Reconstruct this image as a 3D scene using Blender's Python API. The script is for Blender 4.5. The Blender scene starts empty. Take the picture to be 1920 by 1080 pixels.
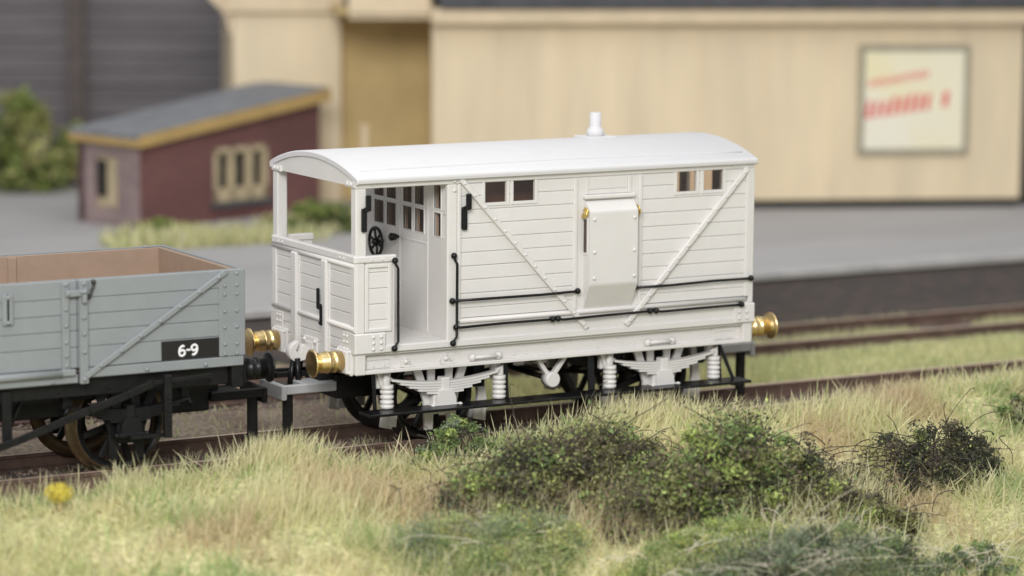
import bpy, bmesh, math, random
import numpy as np
from mathutils import Vector, Matrix
random.seed(7); RNG = np.random.default_rng(11)
SC = bpy.context.scene; COL = SC.collection
R = math.radians

# ------------------------------------------------------------------ materials
def mat(name, color, rough=.5, metal=0., noise=0., nscale=8., bump=0., bscale=60., spec=.5, sss=0., c2=None, stretch=None, coat=0., detail=5.):
    m = bpy.data.materials.new(name); m.use_nodes = True
    nt = m.node_tree; b = nt.nodes['Principled BSDF']
    b.inputs['Base Color'].default_value = (*color, 1); b.inputs['Roughness'].default_value = rough
    b.inputs['Metallic'].default_value = metal; b.inputs['Specular IOR Level'].default_value = spec
    if coat: b.inputs['Coat Weight'].default_value = coat
    if sss:
        b.inputs['Subsurface Weight'].default_value = sss; b.inputs['Subsurface Radius'].default_value = (.04, .03, .02); b.inputs['Subsurface Scale'].default_value = 1.
    tc = nt.nodes.new('ShaderNodeTexCoord'); src = tc.outputs['Object']
    if stretch:
        mp = nt.nodes.new('ShaderNodeMapping'); mp.inputs['Scale'].default_value = stretch; nt.links.new(src, mp.inputs['Vector']); src = mp.outputs['Vector']
    if noise or c2:
        n = nt.nodes.new('ShaderNodeTexNoise'); n.inputs['Scale'].default_value = nscale; n.inputs['Detail'].default_value = detail; n.inputs['Roughness'].default_value = .65
        nt.links.new(src, n.inputs['Vector'])
        mx = nt.nodes.new('ShaderNodeMix'); mx.data_type = 'RGBA'
        a = c2 if c2 else tuple(c * (1 - noise) for c in color)
        mx.inputs[6].default_value = (*a, 1); mx.inputs[7].default_value = (*(color if c2 else tuple(min(1, c * (1 + noise)) for c in color)), 1)
        rp = nt.nodes.new('ShaderNodeMapRange'); rp.inputs[1].default_value = .32; rp.inputs[2].default_value = .68
        nt.links.new(n.outputs['Fac'], rp.inputs[0]); nt.links.new(rp.outputs[0], mx.inputs[0]); nt.links.new(mx.outputs[2], b.inputs['Base Color'])
    if bump:
        n2 = nt.nodes.new('ShaderNodeTexNoise'); n2.inputs['Scale'].default_value = bscale; n2.inputs['Detail'].default_value = 4
        nt.links.new(src, n2.inputs['Vector'])
        bp = nt.nodes.new('ShaderNodeBump'); bp.inputs['Strength'].default_value = bump; bp.inputs['Distance'].default_value = .01
        nt.links.new(n2.outputs['Fac'], bp.inputs['Height']); nt.links.new(bp.outputs[0], b.inputs['Normal'])
    return m

def attr_mat(name, rough=.7, trans=.25):
    m = bpy.data.materials.new(name); m.use_nodes = True; nt = m.node_tree; b = nt.nodes['Principled BSDF']
    a = nt.nodes.new('ShaderNodeAttribute'); a.attribute_name = 'Col'
    nt.links.new(a.outputs['Color'], b.inputs['Base Color']); b.inputs['Roughness'].default_value = rough; b.inputs['Specular IOR Level'].default_value = .25
    t = nt.nodes.new('ShaderNodeBsdfTranslucent'); nt.links.new(a.outputs['Color'], t.inputs['Color'])
    mx = nt.nodes.new('ShaderNodeMixShader'); mx.inputs[0].default_value = trans
    nt.links.new(b.outputs[0], mx.inputs[1]); nt.links.new(t.outputs[0], mx.inputs[2]); nt.links.new(mx.outputs[0], nt.nodes['Material Output'].inputs['Surface'])
    return m

def glass_mat(name, tint, gloss=.10):
    m = bpy.data.materials.new(name); m.use_nodes = True; nt = m.node_tree; nt.nodes.remove(nt.nodes['Principled BSDF'])
    t = nt.nodes.new('ShaderNodeBsdfTransparent'); t.inputs['Color'].default_value = (*tint, 1)
    g = nt.nodes.new('ShaderNodeBsdfGlossy'); g.inputs['Roughness'].default_value = .08
    n = nt.nodes.new('ShaderNodeTexNoise'); n.inputs['Scale'].default_value = 6
    bp = nt.nodes.new('ShaderNodeBump'); bp.inputs['Strength'].default_value = .15; nt.links.new(n.outputs['Fac'], bp.inputs['Height']); nt.links.new(bp.outputs[0], g.inputs['Normal'])
    mx = nt.nodes.new('ShaderNodeMixShader'); mx.inputs[0].default_value = gloss
    nt.links.new(t.outputs[0], mx.inputs[1]); nt.links.new(g.outputs[0], mx.inputs[2]); nt.links.new(mx.outputs[0], nt.nodes['Material Output'].inputs['Surface'])
    return m

M = dict(
    cream=mat('cream_plastic', (.69, .668, .647), .42, noise=.025, nscale=3, bump=.10, bscale=45, sss=.12),
    roofw=mat('white_roof_plastic', (.63, .622, .63), .55, spec=.3, noise=.015, nscale=4, bump=.12, bscale=70, sss=.1),
    brass=mat('turned_brass', (.88, .67, .33), .30, metal=1, noise=.10, nscale=14, bump=.03, bscale=10, stretch=(22, 1, 1)),
    brassw=mat('brass_wire', (.9, .66, .2), .3, metal=1),
    black=mat('black_plastic', (.008, .008, .0085), .32, spec=.3, bump=.1, bscale=50),
    chassis=mat('black_chassis', (.010, .0098, .010), .5, spec=.25, noise=.35, nscale=9, bump=.2, bscale=40),
    grey=mat('grey_plastic', (.40, .40, .41), .45, noise=.05, bump=.1),
    wgrey=mat('wagon_grey_paint', (.245, .262, .272), .46, noise=.045, nscale=5, bump=.14, bscale=55),
    brown=mat('brown_paint', (.325, .232, .172), .6, noise=.06, nscale=6, bump=.15),
    dbrown=mat('dark_brown_lining', (.56, .38, .30), .6, noise=.15, nscale=5),
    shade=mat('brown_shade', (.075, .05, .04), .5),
    hutframe=mat('hut_window_cream', (.47, .385, .25), .75, noise=.12, nscale=4),
    signblack=mat('black_panel', (.010, .009, .009), .4), white=mat('white_lettering', (.82, .82, .84), .5),
    tyre=mat('bronze_tyre', (.12, .085, .047), .48, metal=.7, noise=.3, nscale=10),
    steel=mat('dark_steel', (.05, .045, .042), .45, metal=.5, noise=.3),
    railside=mat('rusty_rail', (.125, .078, .06), .75, noise=.35, nscale=5), railtop=mat('worn_rail_head', (.74, .57, .45), .42, metal=.25, noise=.12, nscale=3),
    sleeper=mat('sleeper_wood', (.13, .095, .082), .85, noise=.4, nscale=6, bump=.4, bscale=14),
    glass=glass_mat('window_glass', (.84, .78, .73), .045), hglass=glass_mat('hut_glass', (.5, .5, .48), .15),
    wall=mat('cream_boarding', (.80, .665, .455), .75, c2=(.66, .55, .385), nscale=1.3, stretch=(1, 1, .16), bump=.15, bscale=12),
    walltrim=mat('cream_trim', (.70, .565, .385), .7, noise=.08, nscale=2),
    recess=mat('shaded_wall_boarding', (.56, .42, .20), .8, noise=.10, nscale=1.2),  # wall paint with the recess shade darkened into its colour
    slate=mat('dark_slate', (.075, .075, .082), .8, noise=.25, nscale=4), hutslate=mat('grey_hut_felt', (.23, .235, .25), .85, c2=(.15, .155, .17), nscale=3),
    ochre=mat('ochre_board', (.43, .29, .11), .75, noise=.12, nscale=3),
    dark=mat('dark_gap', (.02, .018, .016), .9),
    warehouse=mat('grey_boarding', (.185, .17, .175), .85, c2=(.115, .105, .11), nscale=1.3, stretch=(.3, .3, 2.2)),
    whpost=mat('brown_post', (.10, .082, .075), .8, noise=.3), 
    poster=mat('enamel_cream', (.84, .80, .66), .4, c2=(.84, .76, .49), nscale=.8, detail=1.), red=mat('faded_red', (.74, .07, .07), .5, c2=(.70, .17, .17), nscale=3), frame=mat('grey_frame', (.34, .31, .23), .6, noise=.15),
    husk=mat('pale_straw', (.72, .60, .36), .7, noise=.15, nscale=20), twig=mat('dark_twig', (.055, .042, .034), .8), palefibre=mat('pale_fibre', (.66, .60, .48), .7),
    leaf=attr_mat('leaf', .6, .35), grass=attr_mat('grass_blade', .55, .5),
)

def brick_mat(name, c1, c2, mortar):
    m = bpy.data.materials.new(name); m.use_nodes = True; nt = m.node_tree; b = nt.nodes['Principled BSDF']; b.inputs['Roughness'].default_value = .85
    tc = nt.nodes.new('ShaderNodeTexCoord'); sep = nt.nodes.new('ShaderNodeSeparateXYZ'); nt.links.new(tc.outputs['Object'], sep.inputs[0])
    ad = nt.nodes.new('ShaderNodeMath'); nt.links.new(sep.outputs[0], ad.inputs[0]); nt.links.new(sep.outputs[1], ad.inputs[1])
    cb = nt.nodes.new('ShaderNodeCombineXYZ'); nt.links.new(ad.outputs[0], cb.inputs[0]); nt.links.new(sep.outputs[2], cb.inputs[1])
    br = nt.nodes.new('ShaderNodeTexBrick'); br.inputs['Color1'].default_value = (*c1, 1); br.inputs['Color2'].default_value = (*c2, 1); br.inputs['Mortar'].default_value = (*mortar, 1)
    br.inputs['Scale'].default_value = 1; br.inputs['Brick Width'].default_value = .24; br.inputs['Row Height'].default_value = .08; br.inputs['Mortar Size'].default_value = .008
    nt.links.new(cb.outputs[0], br.inputs['Vector'])
    n = nt.nodes.new('ShaderNodeTexNoise'); n.inputs['Scale'].default_value = 1.4; n.inputs['Detail'].default_value = 4
    mx = nt.nodes.new('ShaderNodeMix'); mx.data_type = 'RGBA'; mx.blend_type = 'MULTIPLY'; mx.inputs[0].default_value = .5
    rp = nt.nodes.new('ShaderNodeMapRange'); rp.inputs[1].default_value = .3; rp.inputs[2].default_value = .7; rp.inputs[3].default_value = .55; rp.inputs[4].default_value = 1.3
    nt.links.new(n.outputs['Fac'], rp.inputs[0]); nt.links.new(br.outputs['Color'], mx.inputs[6]); nt.links.new(rp.outputs[0], mx.inputs[7]); nt.links.new(mx.outputs[2], b.inputs['Base Color'])
    return m
M['brick'] = brick_mat('red_brick', (.175, .064, .061), (.135, .056, .055), (.19, .115, .105))
M['palebrick'] = brick_mat('pale_brick', (.30, .215, .205), (.25, .18, .18), (.30, .25, .24))  # paler, greyer brick tone for the hut's left wall
M['edgebrick'] = brick_mat('dark_brick', (.15, .115, .108), (.105, .097, .096), (.11, .102, .10))  # dark brick tone for the platform face

# ------------------------------------------------------------------ mesh builder
class MB:
    def __init__(s): s.v = []; s.f = []; s.sm = []; s.mi = []
    def add(s, vs, fs, smooth=False, mi=0, mx=None):
        o = len(s.v)
        s.v += [tuple(mx @ Vector(v)) if mx else tuple(v) for v in vs]
        for i, f in enumerate(fs):
            s.f.append([o + k for k in f]); s.sm.append(smooth[i] if isinstance(smooth, list) else smooth); s.mi.append(mi)
        return s
    def box(s, x0, x1, y0, y1, z0, z1, b=.006, mx=None, mi=0):
        if x1 < x0: x0, x1 = x1, x0
        if y1 < y0: y0, y1 = y1, y0
        if z1 < z0: z0, z1 = z1, z0
        c = Vector(((x0 + x1) / 2, (y0 + y1) / 2, (z0 + z1) / 2)); h = ((x1 - x0) / 2, (y1 - y0) / 2, (z1 - z0) / 2)
        b = min(b, min(h) * .45)
        vs = []; ix = {}
        for sx in (-1, 1):
            for sy in (-1, 1):
                for sz in (-1, 1):
                    sg = (sx, sy, sz)
                    for a in range(3):
                        ix[(sx, sy, sz, a)] = len(vs)
                        vs.append(Vector([c[k] + sg[k] * (h[k] if k == a else h[k] - b) for k in range(3)]))
        fs = []
        for a in range(3):
            p, q = [(1, 2), (2, 0), (0, 1)][a]
            for sg in (-1, 1):
                f = []
                for u, w in ((1, 1), (-1, 1), (-1, -1), (1, -1)):
                    k = [0, 0, 0]; k[a] = sg; k[p] = u; k[q] = w; f.append(ix[(*k, a)])
                fs.append(f)
            for u in (-1, 1):
                for w in (-1, 1):
                    f = []
                    for t, ax in ((-1, p), (-1, q), (1, q), (1, p)):
                        k = [0, 0, 0]; k[a] = t; k[p] = u; k[q] = w; f.append(ix[(*k, ax)])
                    fs.append(f)
        for sx in (-1, 1):
            for sy in (-1, 1):
                for sz in (-1, 1): fs.append([ix[(sx, sy, sz, a)] for a in range(3)])
        out = []
        for f in fs:
            n = (vs[f[1]] - vs[f[0]]).cross(vs[f[2]] - vs[f[0]]); m = sum((vs[k] for k in f), Vector()) / len(f)
            out.append(f if n.dot(m - c) >= 0 else f[::-1])
        return s.add(vs, out, False, mi, mx)
    def bar(s, a, b_, w, t, up=(0, 0, 1), bev=.005, mi=0):     # box from a to b; w across (perp to up), t along up
        a = Vector(a); b_ = Vector(b_); d = (b_ - a); L = d.length; d.normalize(); u = Vector(up); sd = d.cross(u); sd.normalize(); u = sd.cross(d)
        mx = Matrix((d, sd, u)).transposed().to_4x4(); mx.translation = a
        return s.box(0, L, -w / 2, w / 2, -t / 2, t / 2, bev, mx, mi)
    def prism(s, pts, axis, a0, a1, mi=0, smooth=False, mx=None):
        n = len(pts)
        def P(p, t): return {'x': (t, p[0], p[1]), 'y': (p[0], t, p[1]), 'z': (p[0], p[1], t)}[axis]
        vs = [P(p, a0) for p in pts] + [P(p, a1) for p in pts]
        fs = [[i, (i + 1) % n, n + (i + 1) % n, n + i] for i in range(n)] + [list(range(n))[::-1], [n + i for i in range(n)]]
        return s.add(vs, fs, [smooth] * n + [False, False], mi, mx)
    def tube(s, pts, r, seg=8, mi=0, caps=True):
        pts = [Vector(p) for p in pts]; n = len(pts); rr = r if isinstance(r, (list, tuple)) else [r] * n
        T = [(pts[min(i + 1, n - 1)] - pts[max(i - 1, 0)]).normalized() for i in range(n)]
        u = T[0].cross(Vector((0, 0, 1)));
        if u.length < .1: u = T[0].cross(Vector((1, 0, 0)))
        u.normalize(); vs = []
        for i in range(n):
            u = (u - T[i] * u.dot(T[i])).normalized(); w = T[i].cross(u)
            for k in range(seg):
                a = 2 * math.pi * k / seg; vs.append(pts[i] + (u * math.cos(a) + w * math.sin(a)) * rr[i])
        fs = [[i * seg + k, i * seg + (k + 1) % seg, (i + 1) * seg + (k + 1) % seg, (i + 1) * seg + k] for i in range(n - 1) for k in range(seg)]
        sm = [True] * len(fs)
        if caps: fs += [list(range(seg))[::-1], [(n - 1) * seg + k for k in range(seg)]]; sm += [False, False]
        return s.add(vs, fs, sm, mi)
    def lathe(s, o, d, prof, seg=20, mi=0, smooth=True):          # prof: (distance along d, radius)
        o = Vector(o); d = Vector(d).normalized(); u = d.cross(Vector((0, 0, 1)))
        if u.length < .1: u = d.cross(Vector((1, 0, 0)))
        u.normalize(); w = d.cross(u); vs = []; n = len(prof)
        for h, r in prof:
            for k in range(seg):
                a = 2 * math.pi * k / seg; vs.append(o + d * h + (u * math.cos(a) + w * math.sin(a)) * max(r, 1e-4))
        fs = [[i * seg + k, i * seg + (k + 1) % seg, (i + 1) * seg + (k + 1) % seg, (i + 1) * seg + k] for i in range(n - 1) for k in range(seg)]
        sm = [smooth and abs(prof[i + 1][0] - prof[i][0]) > .25 * abs(prof[i + 1][1] - prof[i][1]) for i in range(n - 1) for k in range(seg)]
        fs += [list(range(seg))[::-1], [(n - 1) * seg + k for k in range(seg)]]; sm += [False, False]
        return s.add(vs, fs, sm, mi)
    def ball(s, c, r, seg=10, mi=0):
        return s.lathe((c[0], c[1], c[2] - r), (0, 0, 1), [(r - r * math.cos(math.pi * i / 6), r * math.sin(math.pi * i / 6)) for i in range(7)], seg, mi)
    def rivet(s, c, n, r=.018, mi=0):
        return s.lathe(c, n, [(-.004, r), (r * .35, r * .95), (r * .75, r * .6), (r * .9, .001)], 8, mi)
    def build(s, name, material, parent=None, loc=None):
        off = Vector((0, 0, 0))
        if parent:
            root = parent
            while root.parent: root = root.parent
            off = root.location
        elif loc: off = Vector(loc)
        me = bpy.data.meshes.new(name)
        me.from_pydata([tuple(Vector(v) - off) for v in s.v], [], s.f)
        for m_ in (material if isinstance(material, (list, tuple)) else [material]): me.materials.append(m_)
        me.polygons.foreach_set('use_smooth', s.sm); me.polygons.foreach_set('material_index', s.mi)
        bm = bmesh.new(); bm.from_mesh(me); bmesh.ops.recalc_face_normals(bm, faces=bm.faces); bm.to_mesh(me); bm.free()
        o = bpy.data.objects.new(name, me); COL.objects.link(o)
        if parent: o.parent = parent
        elif loc: o.location = loc
        return o

def np_obj(name, verts, faces, cols, material, parent=None):
    me = bpy.data.meshes.new(name); n = len(verts); k = faces.shape[1]; nf = len(faces)
    off = np.zeros(3)
    if parent:
        root = parent
        while root.parent: root = root.parent
        off = np.array(root.location)
    me.vertices.add(n); me.vertices.foreach_set('co', (verts - off).astype(np.float32).ravel())
    me.loops.add(nf * k); me.loops.foreach_set('vertex_index', faces.astype(np.int32).ravel())
    me.polygons.add(nf); me.polygons.foreach_set('loop_start', np.arange(0, nf * k, k, dtype=np.int32))
    me.update(calc_edges=True)
    if cols is not None:
        a = me.attributes.new('Col', 'FLOAT_COLOR', 'POINT'); a.data.foreach_set('color', np.hstack([cols, np.ones((n, 1))]).astype(np.float32).ravel())
    me.materials.append(material); o = bpy.data.objects.new(name, me); COL.objects.link(o)
    if parent: o.parent = parent
    return o
def tag(o, label=None, cat=None, group=None, kind=None):
    for k, v in (('label', label), ('category', cat), ('group', group), ('kind', kind)):
        if v: o[k] = v
    return o
def empty(name, loc, label, cat, group=None):
    o = bpy.data.objects.new(name, None); COL.objects.link(o); o.location = loc; o.empty_display_size = .2
    return tag(o, label, cat, group)
def text_mesh(txt, size, off=0., extr=.002, shear=0.):
    c = bpy.data.curves.new('t', 'FONT'); c.body = txt; c.size = size; c.offset = off; c.extrude = extr; c.align_x = 'CENTER'; c.align_y = 'CENTER'; c.shear = shear
    o = bpy.data.objects.new('t', c); COL.objects.link(o); bpy.context.view_layer.update()
    me = bpy.data.meshes.new_from_object(o.evaluated_get(bpy.context.evaluated_depsgraph_get())); bpy.data.objects.remove(o); bpy.data.curves.remove(c)
    return me

# ------------------------------------------------------------------ BRAKE VAN
W = 1.109; LV = 5.41
PZ = [1.48, 1.597, 1.765, 1.925, 2.085, 2.245, 2.41, 2.575, 2.74, 2.90, 3.05]
van = empty('brake_van', (LV / 2, 0, 0), 'unpainted cream plastic model brake van with open veranda, brass buffers and arched roof', 'brake van')
cr = M['cream']

def boards(mb, u0, u1, rows, place, openings=(), th=.05, g=.013):
    """horizontal planks; place(u, depth, z) -> point, depth 0 outer face going inwards"""
    for z0, z1 in zip(rows[:-1], rows[1:]):
        us = sorted({u0, u1, *[u for o in openings for u in (o[0], o[1]) if u0 < u < u1 and o[2] < z1 and o[3] > z0]})
        for a, b in zip(us[:-1], us[1:]):
            zs = sorted({z0, z1, *[z for o in openings for z in (o[2], o[3]) if z0 < z < z1 and o[0] < b - 1e-6 and o[1] > a + 1e-6]})
            for c, d in zip(zs[:-1], zs[1:]):
                if any(o[0] <= a + 1e-6 and o[1] >= b - 1e-6 and o[2] <= c + 1e-6 and o[3] >= d - 1e-6 for o in openings): continue
                gl = g if c == z0 else 0; gh = g if d == z1 else 0
                tl = .35 * g; pr = [(0, c + gl * .8), (tl, d - gh), (g, d), (th, d), (th, c), (g * 1.3, c)]
                n = len(pr); vs = [place(a, p[0], p[1]) for p in pr] + [place(b, p[0], p[1]) for p in pr]
                mb.add(vs, [[i, (i + 1) % n, n + (i + 1) % n, n + i] for i in range(n)] + [list(range(n)), [n + i for i in range(n)]])

WINX = [(1.665, 1.957), (2.041, 2.336), (4.289, 4.574), (4.669, 4.956)]; WZ = (2.812, 3.0)
WZ = (2.808, 3.05)
for s in (-1, 1):
    n = (0, s, 0)
    Y = lambda d: s * (W + d)
    def bx(mb, x0, x1, d0, d1, z0, z1, b=.006): return mb.box(x0, x1, Y(d0), Y(d1), z0, z1, b)
    ops = [(a, b, WZ[0], WZ[1]) for a, b in WINX]
    mb = MB(); pl = lambda u, d, z: (u, Y(-d), z)
    boards(mb, 1.335, 2.865, PZ, pl, ops); boards(mb, 3.795, 5.30, PZ, pl, ops)
    bx(mb, 2.865, 3.795, -.05, -.004, 1.44, 3.05, .002)
    bx(mb, 1.17, 5.38, -.05, -.002, 1.2, 1.43, .002)
    wall = mb.build('side_wall', cr, van)
    mb = MB(); bx(mb, .0, LV, -.06, .012, 3.052, 3.165, .01)
    for x in (.19, .27, 5.08, 5.2): mb.rivet((x, Y(.018), 3.10), n, .018)
    bx(mb, .17, .29, -.01, .018, 3.075, 3.125); bx(mb, 5.06, 5.30, -.01, .018, 3.07, 3.125)
    mb.build('cantrail', cr, van)
    mb = MB(); mb.tube([(1.33, Y(.0), 1.45), (5.30, Y(.0), 1.45)], .032, 10); mb.build('beading', cr, van)
    mb = MB(); bx(mb, .36, LV - .1, -.05, .022, 1.158, 1.235, .008); mb.build('bottom_rail', cr, van)
    # windows
    for a, b in WINX:
        f = MB(); w_ = .035
        bx(f, a - w_, a + .004, -.04, .012, WZ[0] - w_, WZ[1] + .002); bx(f, b - .004, b + w_, -.04, .012, WZ[0] - w_, WZ[1] + .002)
        bx(f, a + .004, b - .004, -.04, .010, WZ[0] - w_, WZ[0] + .004)
        fo = f.build('window', cr, van)
        p = MB(); bx(p, a + .001, b - .001, -.042, -.03, WZ[0] + .001, WZ[1] - .001, .001); p.build('pane', M['glass'], fo)
    # posts
    for x0, x1, nm in ((2.855, 2.908, 'body_post'), (3.755, 3.803, 'body_post'), (5.28, 5.35, 'body_post')):
        mb = MB(); bx(mb, x0, x1, -.02, .022, 1.484, 3.05, .008); mb.build(nm, cr, van)
    mb = MB(); bx(mb, 5.34, LV, -.06, .012, 1.40, 3.05, .012); mb.build('corner_post', cr, van)
    mb = MB(); bx(mb, 1.172, 1.30, -.06, .014, 1.20, 3.05, .012); bx(mb, 1.30, 1.345, -.05, .026, 1.45, 3.05, .008)
    for z in (2.98, 3.09): mb.rivet((1.26, Y(.014), z), n, .024)
    mb.build('door_post', cr, van)
    mb = MB(); bx(mb, .0, .135, -.13, .004, 2.25, 3.06, .014); bx(mb, .0, .112, -.06, .010, 1.39, 2.2, .012); mb.build('veranda_post', cr, van)
    # diagonal straps
    for (xa, za), (xb, zb) in (((1.335, 3.11), (3.045, 1.255)), ((5.295, 3.06), (3.585, 1.255))):
        mb = MB(); mb.bar((xa, Y(.020), za), (xb, Y(.020), zb), .05, .062, up=(0, 0, 1), bev=.007)
        d = Vector((xb - xa, 0, zb - za))
        for k in range(13):
            p = Vector((xa, Y(.045), za)) + d * ((k + .35) / 12.7); mb.rivet(p, n, .018)
        mb.build('diagonal_strap', cr, van)
    # veranda side panel
    mb = MB(); boards(mb, .13, .46, [1.16, 1.41, 1.535, 1.72, 1.90, 2.085, 2.16, 2.2], pl)
    for x0, x1, z0, z1 in ((.113, .159, 1.40, 2.185), (.405, .455, 1.40, 2.185), (.159, .405, 2.14, 2.185), (.159, .405, 1.40, 1.445)): bx(mb, x0, x1, -.02, .020, z0, z1, .008)
    bx(mb, .455, .50, -.05, -.004, 1.16, 2.2); mb.build('veranda_side_panel', cr, van)
    mb = MB(); bx(mb, .0, .515, -.07, .02, 2.2, 2.282, .014)
    for x in (.2, .33, .45): mb.rivet((x, Y(.02), 2.235), n, .014)
    mb.build('waist_rail', cr, van)
    mb = MB(); bx(mb, -.022, .374, -.05, .03, 1.152, 1.393, .014)
    for x in (.21, .31):
        for z in (1.205, 1.275, 1.345): mb.rivet((x, Y(.03), z), n, .022)
    mb.box(-.024, -.002, s * .80, s * (W - .0), 1.152, 1.393, .010)
    for y in (.86, .94):
        for z in (1.20, 1.28, 1.35): mb.rivet((-.024, s * y, z), (-1, 0, 0), .018)
    mb.build('corner_plate', cr, van)
    mb = MB(); bx(mb, 5.13, LV + .02, -.05, .03, 1.16, 1.40, .012)
    for x in (5.2, 5.31):
        for z in (1.22, 1.30): mb.rivet((x, Y(.03), z), n, .022)
    mb.build('corner_plate', cr, van)
    # solebar channel
    mb = MB(); bx(mb, .13, 5.28, -.12, -.075, .93, 1.15, .004); bx(mb, .13, 5.28, -.12, -.005, .910, .952, .006); bx(mb, .13, 5.28, -.12, -.015, 1.128, 1.152, .005)
    for k in range(26):
        x = .9 + k * .165
        if x < 5.0 and k % 2 == 0: mb.rivet((x, Y(-.075), 1.09), n, .014)
        if k % 3: mb.rivet((x + .05, Y(-.075), .995), n, .015)
    for x in (.17, 4.9):
        bx(mb, x, x + .3, -.08, -.06, .965, 1.025, .004); bx(mb, x, x + .3, -.08, -.064, 1.06, 1.11, .004)
        for xx in (x + .08, x + .22): mb.rivet((xx, Y(-.06), .995), n, .016)
    mb.build('solebar', cr, van)
    for x in (.66, 1.18):
        mb = MB(); bx(mb, x - .05, x + .05, -.075, -.03, .955, 1.04); mb.rivet((x, Y(-.03), 1.02), n, .03); bx(mb, x - .02, x + .10, -.07, -.015, .95, .975); bx(mb, x - .025, x + .025, -.07, -.035, 1.03, 1.075); mb.build('lamp_bracket', cr, van)
    for x in (1.55, 3.95):
        mb = MB(); mb.tube([(x, Y(-.04), 1.0), (x + .34, Y(-.04), 1.0)], .022, 8)
        mb.rivet((x + .0, Y(-.06), 1.0), n, .05); mb.rivet((x + .34, Y(-.06), 1.0), n, .05); mb.build('step_handle', cr, van)
    # ducket
    x0, x1 = 3.005, 3.668; d = MB()
    pr = [(-.02, 2.775), (.03, 2.765), (.141, 2.652), (.145, 2.63), (.145, 1.795), (.139, 1.768), (.0, 1.475), (-.02, 1.475)]
    front = [(Y(a), z) for a, z in pr]; d.prism(front, 'x', x0 + .012, x1 - .012)
    for x in (x0, x1 - .012):
        outl = [(-.02, 2.775), (.03, 2.765), (.141, 2.652), (.141, 1.768), (.0, 1.475), (-.02, 1.475)]
        d.prism([(Y(a), z) for a, z in outl], 'x', x, x + .012)
    for z in (2.56, 2.17, 1.86):
        for x in (x0 + .06, x1 - .05): d.rivet((x, Y(.145), z), n, .023)
    do = d.build('ducket', cr, van)
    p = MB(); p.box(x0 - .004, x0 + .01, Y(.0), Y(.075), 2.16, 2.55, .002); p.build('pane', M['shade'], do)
    p = MB(); p.box(x0 - .008, x0 + .01, Y(.075), Y(.10), 2.14, 2.58, .003); p.box(x0 - .008, x0 + .01, Y(0), Y(.075), 2.555, 2.59, .003); p.box(x0 - .008, x0 + .01, Y(0), Y(.075), 2.13, 2.155, .003); p.build('window_frame', cr, do)
    for x, dx in ((x0 - .012, -1), (x1 + .012, 1)):
        p = MB()
        for q in range(3):
            p.tube([(x + dx * (.012 + .02 * q * .4), Y(.05 + .08 * math.sin(a)), 2.655 - .018 * q + .04 * math.cos(a)) for a in [k * .6 for k in range(7)]], .009, 6)
        p.build('lamp_guard', M['brassw'], do)
    mb = MB(); bx(mb, 2.985, 3.69, -.02, .055, 2.79, 2.84, .014); mb.build('drip_bar', cr, van)
    mb = MB(); bx(mb, 3.01, 3.06, -.02, .018, 2.842, 3.045); bx(mb, 3.60, 3.65, -.02, .018, 2.842, 3.045); bx(mb, 3.06, 3.60, -.02, .008, 2.842, 2.895); bx(mb, 3.06, 3.60, -.02, .006, 2.90, 3.03); mb.build('shutter_frame', cr, van)
    # handrails
    h = .062
    def rail(pts, balls, r=.0165):
        mb = MB(); mb.tube([(x, Y(dd), z) for x, dd, z in pts], r, 8)
        for x, z in balls: mb.tube([(x, Y(0), z), (x, Y(.04), z)], .02, 8); mb.ball((x, Y(h - .012), z), .038)
        mb.build('handrail', M['black'], van)
    rail([(.475, h, 2.215), (.48, h, 2.17), (.51, h, 2.125), (.512, h, 1.28), (.478, h, 1.235), (.47, h, 1.2)], [(.475, 2.215), (.47, 1.2)])
    rail([(1.24, h, 2.226), (1.245, h, 2.18), (1.275, h, 2.13), (1.272, h, 1.28), (1.24, h, 1.24), (1.232, h, 1.205)], [(1.24, 2.226), (1.232, 1.205)])
    rail([(1.22, h, 1.702), (1.8, h, 1.70), (2.4, h, 1.698), (2.9, h, 1.708)], [(1.22, 1.70), (2.9, 1.708)])
    rail([(3.69, h, 1.70), (4.2, h, 1.697), (4.8, h, 1.712), (5.35, h, 1.709)], [(3.69, 1.70), (5.35, 1.709)])
    rail([(1.27, h, 1.392), (1.32, h, 1.385), (1.9, h, 1.397), (2.56, h, 1.396)], [(1.27, 1.39), (2.56, 1.396)])
    rail([(2.635, h, 1.397), (2.70, h, 1.383), (3.3, h, 1.395), (3.91, h, 1.402)], [(2.635, 1.397), (3.91, 1.402)])
    rail([(3.995, h, 1.40), (4.06, h, 1.386), (4.6, h, 1.392), (5.22, h, 1.395)], [(3.995, 1.40), (5.22, 1.395)])
    # lamp irons
    for x, dz in ((.105, 0), (1.40, -.045)):
        mb = MB(); bx(mb, x - .01, x + .055, .045, .085, 2.80 + dz, 2.985 + dz, .026); bx(mb, x - .045, x + .02, .005, .05, 2.56 + dz, 2.83 + dz, .024); bx(mb, x - .025, x + .035, .03, .075, 2.79 + dz, 2.845 + dz, .01)
        bx(mb, x - .04, x + .01, -.002, .012, 2.58 + dz, 2.79 + dz)
        for z in (2.62, 2.72): mb.rivet((x - .015, Y(.05), z + dz), n, .012)
        mb.build('lamp_iron', M['black'], van)

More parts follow.
